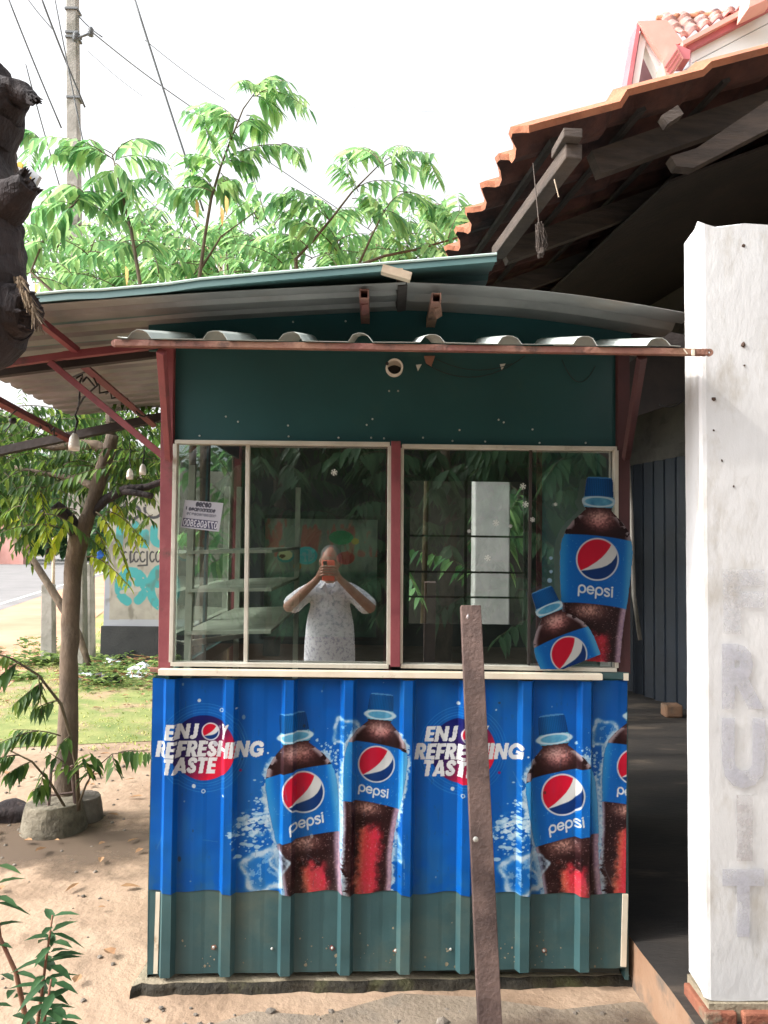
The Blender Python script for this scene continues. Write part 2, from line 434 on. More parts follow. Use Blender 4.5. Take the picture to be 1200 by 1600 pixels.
# ------------------------------------------------------------------ raster art (printed surfaces)
def sstep(a, b, x):
    t = np.clip((x - a) / (b - a), 0, 1); return t * t * (3 - 2 * t)
_rng = np.random.RandomState(5)
_tab = _rng.rand(256, 256)
def vnoise(u, v, s):
    x = u / s; y = v / s
    x0 = np.floor(x).astype(int); y0 = np.floor(y).astype(int)
    fx = x - x0; fy = y - y0; fx = fx*fx*(3-2*fx); fy = fy*fy*(3-2*fy)
    g = lambda i, j: _tab[i % 256, j % 256]
    return (g(x0,y0)*(1-fx)+g(x0+1,y0)*fx)*(1-fy) + (g(x0,y0+1)*(1-fx)+g(x0+1,y0+1)*fx)*fy
def fbm(u, v, s):
    return (vnoise(u,v,s)*0.5 + vnoise(u+31,v+17,s/2)*0.28 + vnoise(u+7,v+57,s/4.1)*0.22)
def mixc(img, m, c):
    c = np.array(c, float)
    if c.ndim == 1: c = c[None, :]
    img[:] = img * (1 - m[:, None]) + c * m[:, None]
def polydist(u, v, pts):
    d = np.full(u.shape, 1e9)
    for (x0, y0), (x1, y1) in zip(pts[:-1], pts[1:]):
        dx, dy = x1-x0, y1-y0; l = dx*dx+dy*dy + 1e-9
        t = np.clip(((u-x0)*dx+(v-y0)*dy)/l, 0, 1)
        d = np.minimum(d, np.hypot(u-x0-t*dx, v-y0-t*dy))
    return d
def arc(cx, cy, rx, ry, a0, a1, n=14):
    return [(cx+rx*math.cos(rad(a0+(a1-a0)*i/n)), cy+ry*math.sin(rad(a0+(a1-a0)*i/n))) for i in range(n+1)]

def pepsi_strokes():
    """lower case word, x height 1, y down, baseline at 0"""
    S = []
    def p(x): S.append([(x, 0.42), (x, -0.5)]); S.append(arc(x+0.42, -0.5, 0.42, 0.46, 0, 360, 20))
    p(0)
    S.append([(1.12, -0.5), (1.9, -0.5)]); S.append(arc(1.51, -0.5, 0.41, 0.46, 0, -320, 20))
    p(2.2)
    S.append(arc(3.62, -0.76, 0.3, 0.2, -20, -270, 10) + arc(3.62, -0.24, 0.3, 0.24, -90, 150, 10))
    S.append([(4.28, 0), (4.28, -0.92)]); S.append([(4.24, -1.18), (4.32, -1.2)])
    return S
PEP = pepsi_strokes()

def globe(img, u, v, cx, cy, r, ang=0, ring=2.0, cols=None):
    x = (u-cx)/r; y = (v-cy)/r
    m = (np.hypot(x, y) < 1.3)
    if not m.any(): return
    ca, sa = math.cos(ang), math.sin(ang)
    X = x*ca + y*sa; Y = -x*sa + y*ca
    rr = np.hypot(X, Y); aa = 1.0/r
    fr = np.interp(X, [-1,-.81,-.45,-.06,.2,.44,.6,.69,.8], [.56,.5,.35,.12,-.07,-.31,-.52,-.69,-1.1])
    fb = np.interp(X, [-1,-.81,-.45,-.06,.2,.44,.65,.81,.9,.94,1], [.54,.52,.49,.44,.395,.31,.18,0,-.15,-.31,-.6])
    red = np.array([215,16,52.]); wh = np.array([232,232,230.]); bl = np.array([0,52,120.])
    inside = 1 - sstep(1-aa, 1+aa, rr)
    mixc(img, inside, wh)
    mixc(img, inside*(1-sstep(fr-aa, fr+aa, Y)), red)
    mixc(img, inside*sstep(fb-aa, fb+aa, Y), bl)
    rg = 1 - sstep(ring*0.5-0.4, ring*0.5+0.7, np.abs(rr*r-(r-ring*0.3)))
    mixc(img, rg*0.95, [225,228,235])

def bottle(img, u, v, ox, oy, phi, sc, splash=1.0, seed=0, gl_ang=0, full=305, slant=0.0, shade=1.0):
    """ox,oy: top of cap; phi: tilt (positive = foot swings right)"""
    du = u-ox; dv = v-oy
    t = (du*math.sin(phi) + dv*math.cos(phi))/sc
    s = (du*math.cos(phi) - dv*math.sin(phi))/sc
    hw = np.interp(t, [-2,0,4,28,30,34,40,46,50,58,70,84,100,115,150,196,215,250,290,330],
                      [0,19,21,23,23,26,26,23,20,28,40,50,55,57,56,52,49,46,45,49])
    n1 = fbm(u+seed*13, v, 9.0); n2 = fbm(u+seed*7, v+50, 4.0); n3 = vnoise(u+seed, v, 2.2)
    body = (t > -1) & (t < full)
    e = hw - np.abs(s)
    if splash > 0:
        sp = ((e < 2) & (e > -11*splash) & (t > 66) & (t < full) & (n1 + 0.1 > 0.42 - e*0.012)).astype(float)
        sp *= sstep(-11*splash, -2, e + (n2-0.5)*10)
        mixc(img, sp*0.85, np.stack([150+90*n2, 190+60*n2, 225+25*n2], 1))
    aa = 0.7
    mb = sstep(-aa, aa, e + (n2-0.5)*2.0*(t > 60)) * body
    # liquid
    dark = np.stack([30+20*n1, 11+9*n1, 14+10*n1], 1)
    mixc(img, mb, dark)
    hl = np.exp(-((s-3)/19)**2 - ((t-66)/13)**2) * (0.45+0.9*n3)
    mixc(img, mb*np.clip(hl*1.1,0,1), [225,150,145])
    hl = np.exp(-((s+2)/20)**2 - ((t-60)/9)**2) * (0.4+0.6*n3)
    mixc(img, mb*np.clip(hl*0.55,0,1), [245,215,200])
    # shoulder edge gloss
    g = sstep(12, 3, e) * (t > 60) * (t < 112) * (n1 > 0.42)
    mixc(img, mb*g*0.75, [205,190,195])
    # lower body
    low = (t > 190)
    hl = np.exp(-((s+8)/22)**2 - ((t-209)/11)**2) * (0.4+0.9*n3)
    mixc(img, mb*low*np.clip(hl*0.9,0,1), [220,165,150])
    rg = sstep(30, 14, np.abs(s-4+14*(n1-.5))+6*n2) * sstep(238, 262, t + 26*(n1-.3))
    mixc(img, mb*low*rg*0.95, np.stack([215+30*n3, 55+70*n3*sstep(10,-25,s), 60+30*n3], 1))
    mixc(img, mb*low*rg*sstep(0,-22,s)*0.6, [250,170,120])
    dots = (vnoise(u*1.0, v*1.0, 1.7) > 0.86) & low
    mixc(img, mb*dots*0.4, [225,190,190])
    eg = sstep(13, 4, e) * low * (s > 0)
    mixc(img, mb*eg*0.9, np.stack([225-50*n3, 190-45*n3, 205-30*n3], 1))
    eg = sstep(7, 1, e) * low * (s < 0)
    mixc(img, mb*eg*0.8, [200,190,215])
    # label with curved edges
    tl = t - 0.0011*s*s + slant*s
    lab = sstep(91-aa, 91+aa, tl) * sstep(198+aa, 198-aa, tl) * mb
    lb = np.stack([0*s+2, 112-12*np.cos(s/30), 208-18*np.cos(s/34)], 1)
    mixc(img, lab, lb)
    mixc(img, lab*sstep(-38,-54,s)*0.6, [70,170,225])
    mixc(img, lab*sstep(40,54,s)*0.7, [120,195,232])
    mixc(img, lab*((n3 > 0.93))*0.5, [130,190,230])
    # cap
    cap = mb * (t < 30)
    cb = np.clip(0.62+0.38*np.cos((s+2)/13.0),0,1)
    ridg = 0.88+0.12*np.cos(s*2.2)
    mixc(img, cap, np.stack([cb*0+2, (42+62*cb)*ridg, (100+85*cb)*ridg], 1))
    mixc(img, cap*(t < 1.6), [80,150,210])
    rn = mb * (t >= 30) * (t <= 47)
    mixc(img, rn, np.stack([60+60*n1, 140+60*n1, 190+40*n1], 1))
    rimd = np.abs(np.hypot(s/25.5, (t-38)/7.5)-1)*8
    mixc(img, sstep(2.0, 0.6, rimd)*(t > 28)*(t < 52), [205,232,245])
    # globe + word
    gx = ox + sc*(2*math.cos(phi) + 128*math.sin(phi)); gy = oy + sc*(-2*math.sin(phi) + 128*math.cos(phi))
    gx += 0; 
    globe(img, u, v, gx, gy, 33*sc, gl_ang, 2.2*sc)
    k = 12.2
    wx = (s + 25)/k; wy = (t - 183 + slant*s*1.6)/k
    bb = (wx > -0.5) & (wx < 5) & (wy > -1.7) & (wy < 0.9) & body
    if bb.any():
        d = np.full(u.shape, 9.0)
        for st in PEP:
            d[bb] = np.minimum(d[bb], polydist(wx[bb], wy[bb], st))
        mixc(img, sstep(0.15, 0.08, d), [232,238,242])
    return mb

def text_tris(s, offset=0.0, shear=0.0, space=1.0):
    cu = bpy.data.curves.new('letters', 'FONT'); cu.body = s; cu.offset = offset; cu.shear = shear
    cu.space_character = space; cu.resolution_u = 3
    o = bpy.data.objects.new('letters', cu); COL.objects.link(o)
    C.view_layer.update()
    me = bpy.data.meshes.new_from_object(o.evaluated_get(C.evaluated_depsgraph_get()))
    me.calc_loop_triangles()
    co = np.array([v.co[:2] for v in me.vertices]).reshape(-1, 2)
    tr = np.array([t.vertices[:] for t in me.loop_triangles])
    bpy.data.objects.remove(o); bpy.data.meshes.remove(me); bpy.data.curves.remove(cu)
    return co, tr
def text_mask(u, v, s, x0, y0, x1, y1, **kw):
    """mask of text fitted in box (y0 = top of caps, y1 = baseline)"""
    co, tr = text_tris(s, **kw)
    mn = co.min(0); mx = co.max(0)
    X = x0 + (co[:,0]-mn[0])/(mx[0]-mn[0])*(x1-x0)
    Y = y1 - (co[:,1]-mn[1])/(mx[1]-mn[1])*(y1-y0)
    out = np.zeros(u.shape)
    bb = (u > x0-1) & (u < x1+1) & (v > y0-1) & (v < y1+1)
    uu = u[bb]; vv = v[bb]; o = np.zeros(uu.shape, bool)
    for a, b, c in tr:
        ax, ay, bx, by, cx, cy = X[a],Y[a],X[b],Y[b],X[c],Y[c]
        sel = (uu >= min(ax,bx,cx)) & (uu <= max(ax,bx,cx)) & (vv >= min(ay,by,cy)) & (vv <= max(ay,by,cy))
        if not sel.any(): continue
        px = uu[sel]; py = vv[sel]
        d1 = (px-bx)*(ay-by)-(ax-bx)*(py-by); d2 = (px-cx)*(by-cy)-(bx-cx)*(py-cy); d3 = (px-ax)*(cy-ay)-(cx-ax)*(py-ay)
        ins = ~(((d1<0)|(d2<0)|(d3<0)) & ((d1>0)|(d2>0)|(d3>0)))
        o[np.where(sel)[0][ins]] = True
    out[bb] = o
    return out

def polymask(u, v, poly):
    ins = np.zeros(u.shape, bool); n = len(poly)
    for i in range(n):
        x0, y0 = poly[i]; x1, y1 = poly[(i+1) % n]
        if y0 == y1: continue
        c = ((y0 > v) != (y1 > v)) & (u < (x1-x0)*(v-y0)/(y1-y0)+x0)
        ins ^= c
    return ins
def heavy(ch):
    """(width, polygons, strokes) of one extra bold capital, y up 0..1"""
    B_ = lambda x0, y0, x1, y1: [(x0,y0),(x1,y0),(x1,y1),(x0,y1)]
    st = .27
    if ch == 'E': return .58, [B_(0,0,st,1), B_(0,0,.56,.22), B_(0,.4,.53,.6), B_(0,.78,.56,1)], []
    if ch == 'F': return .56, [B_(0,0,st,1), B_(0,.38,.51,.59), B_(0,.78,.56,1)], []
    if ch == 'N': return .84, [B_(0,0,.25,1), B_(.57,0,.82,1), [(0,1),(.25,1),(.82,0),(.57,0)]], []
    if ch == 'J': return .50, [B_(.22,.25,.48,1)], [(arc(.2,.27,.15,.16,0,-110,8), .125)]
    if ch == 'Y': return .76, [B_(.24,0,.50,.5), [(-.03,1),(.25,1),(.5,.42),(.24,.42)], [(.5,1),(.78,1),(.5,.42),(.27,.42)]], []
    if ch == 'R': return .68, [B_(0,0,.26,1), [(.2,.5),(.44,.5),(.72,0),(.42,0)], B_(.2,.38,.38,.56), B_(.2,.82,.38,1)], [(arc(.36,.69,.17,.2,-90,90,8), .115)]
    if ch == 'S': return .60, [], [(arc(.30,.72,.19,.165,15,265,10)+arc(.29,.28,.19,.165,80,-165,10), .118)]
    if ch == 'H': return .80, [B_(0,0,.26,1), B_(.52,0,.78,1), B_(.2,.39,.6,.62)], []
    if ch == 'I': return .30, [B_(0,0,.27,1)], []
    if ch == 'G': return .92, [B_(.48,.36,.88,.55), B_(.66,.1,.88,.5)], [(arc(.47,.5,.35,.38,40,335,18), .13)]
    if ch == 'T': return .64, [B_(.18,0,.45,1), B_(0,.77,.63,1)], []
    if ch == 'A': return .80, [[(-.02,0),(.25,0),(.5,1),(.28,1)], [(.28,1),(.52,1),(.82,0),(.54,0)], B_(.2,.16,.6,.34)], []
    return .4, [], []
def heavy_mask(u, v, word, x0, y0, x1, y1, shear=0.17):
    tot = sum(heavy(c)[0]+.03 for c in word)
    h = y1-y0; sx = (x1-x0-shear*h)/tot
    Y = (y1-v)/h; X = (u-x0-shear*h*Y)/sx
    out = np.zeros(u.shape); bb = (u > x0-4) & (u < x1+4) & (v > y0-2) & (v < y1+2)
    X = X[bb]; Y = Y[bb]; o = np.zeros(X.shape, bool); cx_ = 0
    for c in word:
        w_, ps, ss = heavy(c)
        for p in ps: o |= polymask(X-cx_, Y, p)
        for q, r in ss: o |= (polydist((X-cx_), Y, q) < r)
        cx_ += w_+.03
    out[bb] = o & (Y >= -.01) & (Y <= 1.01)
    return out

def ice(img, u, v, cx, cy, r, seed, w=1.0):
    d = np.hypot((u-cx), (v-cy)*0.95)/r
    ang = np.arctan2(v-cy, u-cx)
    d = d*(1+0.12*np.sin(ang*4+seed)+0.05*np.sin(ang*7))
    n = fbm(u+seed*9, v, 7.0)
    m = sstep(1.02, 0.94, d)
    mixc(img, m*0.25, [60,150,220])
    rim = np.exp(-((d-0.86)/0.14)**2)*(0.25+1.2*n)
    mixc(img, np.clip(rim*w,0,1)*0.9, [205,225,240])
    mixc(img, m*(n > 0.6)*0.45, [190,220,245])

def banner_art(u, v):
    img = np.zeros((u.size, 3)); img[:] = [0, 94, 184]
    # soft tonal drift of the print
    img += (fbm(u, v, 120.0)[:, None]-0.5)*np.array([4, 14, 22.])
    for k in (-1, 0, 1):
        ox = 404*k; oy = 4*k
        U = u-ox; V = v-oy
        cx, cy = 319, 1168
        d = np.hypot(U-cx, V-cy)
        if k >= 0:
            for j, r in enumerate((56, 60, 64.5, 69)):
                m = sstep(0.9, 0.3, np.abs(d-r))*(0.25+0.4*np.abs(np.sin(np.arctan2(V-cy, U-cx)*1.0+j)))
                mixc(img, m*0.7, [90,165,225])
            g = np.clip(0.5+((U-cx)*0.75+(V-cy)*0.65)/70, 0, 1)
            disc = sstep(51.6, 50.4, d)
            mixc(img, disc, np.stack([12+225*g**1.6, 20+10*g, 100-35*g], 1))
            for (a, b, r, f) in ((312,1094,2.6,1),(347,1109,2.6,0),(303,1228,3,1),(318,1236,2.6,0),(371,1105,1.2,1),(350,1241,1.6,1),(419,1176,1.4,1)):
                dd = np.hypot(U-a, V-b)
                mixc(img, (sstep(r+.6,r-.3,dd) if f else sstep(0.9,0.3,np.abs(dd-r)))*0.9, [225,235,240])
            mixc(img, sstep(3,1.5,np.hypot(U-376,V-1203)), [150,20,110])
            W = [235,238,240]
            for (s, x0, y0, x1, y1) in (("ENJ",259,1130,313,1154),("Y",344,1130,360,1154),("REFRESHING",243,1157,416,1182),("TASTE",255,1183,341,1208)):
                mixc(img, heavy_mask(U, V, s, x0, y0, x1, y1), W)
            globe(img, U, V, 329.5, 1142.5, 13.5, 0, 1.6)
        # splash drops
        r = np.random.RandomState(3)
        for _ in range(150):
            a = r.rand(); x = 362+60*a**0.8+r.randn()*4; y = 1300-30*a+r.randn()*22*(0.5+a)
            s = 0.6+r.rand()**3*3.2; el = 1+r.rand()*1.5
            dd = np.hypot((U-x)/el, V-y)
            mixc(img, sstep(s+.5, s-.4, dd)*0.85, [190,222,242])
        for _ in range(60):
            x = 495+r.rand()*45; y = 1158+(x-495)*0.8+r.randn()*14; s = 0.5+r.rand()**2*1.7
            mixc(img, sstep(s+.5, s-.4, np.hypot(U-x, V-y))*0.85, [190,222,242])
        n = fbm(U, V*1.6, 8.0)
        m = sstep(0.52,0.6,n)*np.exp(-(((U-400)/22)**2+((V-1288)/14)**2))
        mixc(img, np.clip(m*1.6,0,1), [210,232,245])
        ice(img, U, V, 541, 1142, 22, 1)
        ice(img, U, V, 606, 1325, 24, 2, 0.7)
        bottle(img, U, V, 597, 1084, rad(-5.5), 0.86, 0.7, 4, rad(-6), 375, slant=-0.09)
        ice(img, U, V, 411, 1361, 34, 3, 1.2)
        bottle(img, U, V, 457, 1113, rad(7.0), 0.98, 1.0, 2, rad(-12), 300, slant=0.09)
        ice(img, U, V, 437, 1346, 16, 5, 0.8)
    fine = (np.abs(u-631) < 0.6) & (v > 1300) & (v < 1388) & (vnoise(u, v, 1.5) > .5)
    mixc(img, fine*0.5, [150,190,230])
    # corner scuffs and scratches of the vinyl
    sc = (fbm(u*1.0, v*0.25, 5.0) > 0.78)
    mixc(img, sc*0.22, [60,80,110])
    mixc(img, sstep(.52,.8,fbm(u*1.3+40, v*0.5, 60.0))*0.16, [120,135,150])
    mixc(img, sstep(1300,1400,v)*sstep(.35,.7,fbm(u+300, v, 24.0))*0.22, [150,130,110])
    rs = np.random.RandomState(11)
    for _ in range(46):
        x = 240+740*rs.rand(); y = 1062+330*rs.rand(); r = .5+rs.rand()**3*2.2
        mixc(img, sstep(r+.5, r-.3, np.hypot(u-x, (v-y)*(.4+rs.rand())))*.6, [70,55,50] if rs.rand() < .6 else [190,195,200])
    for _ in range(12):
        x = 240+740*rs.rand(); y = 1062+330*rs.rand(); a = rs.randn()*.5+1.2; l = 8+rs.rand()*26
        mixc(img, sstep(.9,.3,polydist(u, v, [(x,y),(x+l*np.cos(a),y+l*np.sin(a))]))*.3, [150,170,190])
    return np.clip(img, 0, 255)

ART_GAIN = 0.62
def to_lin(img):
    c = img/255.0
    return np.where(c <= 0.04045, c/12.92, ((c+0.055)/1.055)**2.4)*ART_GAIN

def grid_obj(name, X, Y, Z, img, material, parent, keep=None, smooth=False):
    """X,Y,Z: (rows, cols) arrays in world; img (rows*cols,3) srgb"""
    r, c = X.shape
    og = origin(parent)
    co = np.stack([X-og.x, Y-og.y, Z-og.z], -1).reshape(-1, 3)
    i = np.arange(r*c).reshape(r, c)
    q = np.stack([i[1:, :-1], i[1:, 1:], i[:-1, 1:], i[:-1, :-1]], -1).reshape(-1, 4)
    if keep is not None:
        kk = keep.reshape(-1)
        q = q[kk[q].all(1)]
        used = np.zeros(r*c, bool); used[q.ravel()] = True
        idx = np.cumsum(used)-1
        co = co[used]; img = img[used]; q = idx[q]
    me = bpy.data.meshes.new(name)
    me.vertices.add(len(co)); me.vertices.foreach_set('co', co.ravel())
    me.loops.add(q.size); me.loops.foreach_set('vertex_index', q.ravel().astype(np.int32))
    me.polygons.add(len(q)); me.polygons.foreach_set('loop_start', (np.arange(len(q))*4).astype(np.int32))
    me.update(calc_edges=True); me.validate()
    at = me.color_attributes.new('art', 'FLOAT_COLOR', 'POINT')
    rgba = np.ones((len(co), 4)); rgba[:, :3] = to_lin(img)
    at.data.foreach_set('color', rgba.ravel())
    me.materials.append(material)
    if smooth: me.polygons.foreach_set('use_smooth', [True]*len(me.polygons))
    o = bpy.data.objects.new(name, me); COL.objects.link(o)
    if parent is not None:
        o.parent = parent; ORIG[o.name] = og
    return o

# ------------------------------------------------------------------ leaves
class Leaves:
    def __init__(s, seed=1):
        s.v = []; s.f = []; s.t = []; s.r = random.Random(seed); s.mb = MB()
    def leaf(s, p, d, L, W, tone, up=Vector((0,0,1)), curl=0.25):
        d = d.normalized()
        side = d.cross(up)
        if side.length < 0.1: side = d.cross(Vector((0.7, 0.7, 0)))
        side.normalize(); nrm = side.cross(d)
        n = len(s.v)
        a = p
        def q(t, w, dz=0):
            return p + d*(L*t) + side*(W*w) + nrm*(dz*W) - Vector((0,0,1))*(curl*L*t*t)
        pts = [q(0,0), q(.28,.5,.15), q(.28,0,-.08), q(.28,-.5,.15), q(.62,.42,.12), q(.62,0,-.05), q(.62,-.42,.12), q(1,0)]
        s.v.extend(tuple(x) for x in pts)
        s.f += [(n,n+2,n+1),(n,n+3,n+2),(n+1,n+2,n+5,n+4),(n+2,n+3,n+6,n+5),(n+4,n+5,n+7),(n+5,n+6,n+7)]
        s.t += [tone]*6
    def spray(s, a, b, nleaf=22, L=0.13, W=0.042, droop=0.1, stem=0.004, tone=0.5, tv=0.35, hang=0.75, forks=0, frac=0.12):
        """arching branch from a to b with two ranks of hanging leaves"""
        a = Vector(a); b = Vector(b); R = s.r
        ln = (b-a).length
        pts = []
        for i in range(9):
            t = i/8
            p = a.lerp(b, t); p.z += droop*ln*math.sin(math.pi*t**0.8)*1.0
            pts.append(p)
        if stem: s.mb.tube(pts, [stem*(1-0.75*i/8) for i in range(9)], 5)
        for i in range(nleaf):
            t = frac + (1-frac)*(i+R.random()*0.6)/nleaf
            k = min(7, int(t*8)); ft = t*8-k
            p = pts[k].lerp(pts[k+1], ft)
            d = (pts[k+1]-pts[k]).normalized()
            side = d.cross(Vector((0,0,1)))
            if side.length < 0.2: side = Vector((R.uniform(-1,1), R.uniform(-1,1), 0))
            side.normalize()
            if i % 2: side = -side
            hg = hang*(0.7+0.6*R.random())
            dd = side*(0.9-0.3*hg) + d*0.55 + Vector((0,0,-1))*hg + Vector((R.uniform(-.2,.2),R.uniform(-.2,.2),R.uniform(-.2,.2)))
            sz = (0.65+0.45*math.sin(math.pi*min(1,t*0.9+0.1)))*(0.85+0.3*R.random())
            s.leaf(p, dd, L*sz, W*sz*(0.85+.3*R.random()), min(1,max(0,tone+R.uniform(-tv,tv))), curl=0.15+0.25*R.random())
        return pts
    def build(s, name, m, parent, stem_name=None, stem_mat=None):
        og = origin(parent)
        me = bpy.data.meshes.new(name)
        me.from_pydata([(v[0]-og.x, v[1]-og.y, v[2]-og.z) for v in s.v], [], s.f)
        at = me.attributes.new('tone', 'FLOAT', 'FACE'); at.data.foreach_set('value', s.t)
        me.polygons.foreach_set('use_smooth', [True]*len(me.polygons))
        me.materials.append(m)
        o = bpy.data.objects.new(name, me); COL.objects.link(o)
        if parent is not None: o.parent = parent; ORIG[o.name] = og
        if stem_name and s.mb.v:
            s.mb.build(stem_name, stem_mat or M['twig'], parent, smooth=True, recalc=False)
        return o

# ================================================================== GROUND
def sheet(name, pts, m, z, cuts=1):
    mb = MB(); mb.add([(p[0], p[1], z) for p in pts], [tuple(range(len(pts)))])
    return tag(mb.build(name, m), kind='structure')
mb = MB()
mb.add([(-600,-300,-0.008),(600,-300,-0.008),(600,900,-0.008),(-600,900,-0.008)], [(0,1,2,3)])
tag(mb.build('ground', M['earth']), kind='structure')
sheet('dirt_yard', [(-9,-12),(9,-12),(9,6.3),(-1.0,6.1),(-2.6,5.7),(-4.2,6.2),(-9,6.6)], M['soil'], 0.0)
# worn cement apron before the kiosk, gently uneven outline
rn = random.Random(4)
ap = []
for i in range(40):
    a = 2*math.pi*i/40
    ap.append((0.35+1.55*math.cos(a)*(1+0.07*rn.uniform(-1,1)), 1.75+0.80*math.sin(a)*(1+0.08*rn.uniform(-1,1))))
sheet('cement_apron', ap, M['apron'], 0.004)
def dark_patch(name, cx_, cy_, rx, ry, z, seed, col=(0.11,0.075,0.05)):
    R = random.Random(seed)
    m = bpy.data.materials.new('dark_soil'); m.use_nodes = True; n = m.node_tree; N = n.nodes; Lk = n.links; b = N['Principled BSDF']
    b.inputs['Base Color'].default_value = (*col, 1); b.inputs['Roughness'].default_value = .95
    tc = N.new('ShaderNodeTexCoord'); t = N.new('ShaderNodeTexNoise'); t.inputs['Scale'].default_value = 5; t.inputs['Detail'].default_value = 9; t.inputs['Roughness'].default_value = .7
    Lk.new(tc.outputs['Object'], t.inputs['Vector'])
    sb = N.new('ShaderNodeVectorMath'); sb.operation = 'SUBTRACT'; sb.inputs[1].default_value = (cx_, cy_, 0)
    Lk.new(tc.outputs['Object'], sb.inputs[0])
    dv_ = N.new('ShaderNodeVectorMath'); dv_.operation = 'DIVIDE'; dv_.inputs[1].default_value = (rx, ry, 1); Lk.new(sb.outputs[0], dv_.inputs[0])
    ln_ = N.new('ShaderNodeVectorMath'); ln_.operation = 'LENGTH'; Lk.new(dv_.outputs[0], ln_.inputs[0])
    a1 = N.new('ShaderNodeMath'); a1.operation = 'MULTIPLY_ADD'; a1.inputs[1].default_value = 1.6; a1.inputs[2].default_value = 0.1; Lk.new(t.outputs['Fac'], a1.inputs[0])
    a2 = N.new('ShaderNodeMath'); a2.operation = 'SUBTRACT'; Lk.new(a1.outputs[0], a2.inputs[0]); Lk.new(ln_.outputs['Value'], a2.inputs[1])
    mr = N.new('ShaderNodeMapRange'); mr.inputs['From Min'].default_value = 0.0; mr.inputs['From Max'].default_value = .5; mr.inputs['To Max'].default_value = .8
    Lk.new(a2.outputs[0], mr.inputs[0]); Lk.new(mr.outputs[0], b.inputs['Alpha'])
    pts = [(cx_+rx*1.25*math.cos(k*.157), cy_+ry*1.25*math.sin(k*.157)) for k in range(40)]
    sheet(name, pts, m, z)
dark_patch('dark_soil', -1.55, 3.85, 1.15, .48, 0.003, 1)  # leaf shade and dirt round the blocks, painted as a dark sheet
dark_patch('bare_soil', .75, 2.28, 1.0, .22, 0.010, 2, (0.10,0.065,0.045))
# turf strip and verge
sheet('turf', [(-12,6.5),(-4.2,6.1),(-2.6,5.6),(-1.0,6.0),(3,6.3),(3,12.5),(-5.5,12.8),(-12,12)], M['turf'], 0.004)
# road, running away to the left
RD = Vector((-0.24, 0.971, 0)); RN = Vector((-0.971, -0.24, 0))
R0 = Vector((-7.8, 15.2, 0))
def rp(a, b): return R0 + RD*a + RN*b
sheet('road', [rp(-40,0), rp(400,0), rp(400,15), rp(-40,15)], M['asphalt'], 0.008)
sheet('road_shoulder', [rp(-40,-2.2), rp(400,-2.2), rp(400,-0.0), rp(-40,-0.0)], mat('orange_shoulder', (0.42,0.20,0.12), (0.5,0.29,0.19), 0.7, 0.95, c3=(0.45,0.25,0.15), s3=1.5), 0.006)
sheet('road_line', [rp(-40,0.35), rp(400,0.35), rp(400,0.47), rp(-40,0.47)], M['paint_white'], 0.012)
sheet('verge', [rp(-10,-6.5), rp(100,-6.5), rp(100,-2.2), rp(-10,-2.2)], mat('bright_verge', (0.20,0.24,0.06), (0.33,0.29,0.11), 0.8, 0.95, c3=(0.42,0.25,0.15), s3=0.9, t3=(0.5,0.6)), -0.004)

# grass blades
def blades(name, region, n, h, seed, m, label, cat='grass', hv=0.5):
    R = random.Random(seed); L = Leaves(seed)
    for _ in range(n):
        x, y = region(R)
        a = R.uniform(0, 6.28); hh = h*(1-hv+2*hv*R.random())
        d = Vector((math.cos(a)*0.45, math.sin(a)*0.45, 1))
        L.leaf(Vector((x, y, -0.005)), d, hh, 0.008+hh*0.05, R.random(), up=Vector((math.sin(a), math.cos(a), 0)), curl=0.35)
    o = L.build(name, m, None); tag(o, label, cat, kind='stuff'); return o
def reg_grass(R):
    while True:
        x = R.uniform(-5.8, -1.2); y = 5.55 + 5.5*R.random()
        k = math.sin(x*3.1)+math.sin(y*2.9+x*1.7)+math.sin(x*7.3-y*4)*.6
        if k > .4 or R.random() < .12+.05*(y-5.5): return x, y
blades('grass', reg_grass, 9000, 0.035, 2, M['drygrass'], 'short patchy yellow green grass behind the young tree')
blades('verge_grass', lambda R: (lambda a, b: (rp(a, b).x, rp(a, b).y))(R.uniform(-8, 40), R.uniform(-6.0, -2.4)), 9000, 0.10, 8, M['drygrass'],
       'sunlit grass on the road verge beyond the posts')
# leafy weeds
def weeds(name, spots, seed, label, m=None, size=0.09):
    R = random.Random(seed); L = Leaves(seed)
    for (x, y, r, n, h) in spots:
        for _ in range(n):
            a = R.uniform(0, 6.28); q = r*math.sqrt(R.random())
            px, py = x+q*math.cos(a), y+q*math.sin(a)
            z = h*R.random()
            b = R.uniform(0, 6.28)
            d = Vector((math.cos(b), math.sin(b), R.uniform(-0.1, 0.7)))
            s = size*(0.5+R.random())
            L.leaf(Vector((px, py, z)), d, s, s*0.55, R.random(), curl=0.3)
    o = L.build(name, m or M['weed'], None)
    return tag(o, label, 'weeds', kind='stuff')
sp = []
R_ = random.Random(12)
for i in range(26):
    sp.append((R_.uniform(-5.6, -3.35), R_.uniform(7.4, 10.6), R_.uniform(.15,.4), 110, R_.uniform(.05,.22)))
weeds('weeds', sp, 3, 'leafy green weeds around the concrete posts at the yard edge')
sp = []
for i in range(26):
    sp.append((R_.uniform(-3.4, -2.0), R_.uniform(7.6, 9.7), R_.uniform(.15,.35), 55, R_.uniform(.05,.2)))
weeds('low_weeds', sp, 5, 'thin low weeds among dry litter before the painted wall', size=0.07)
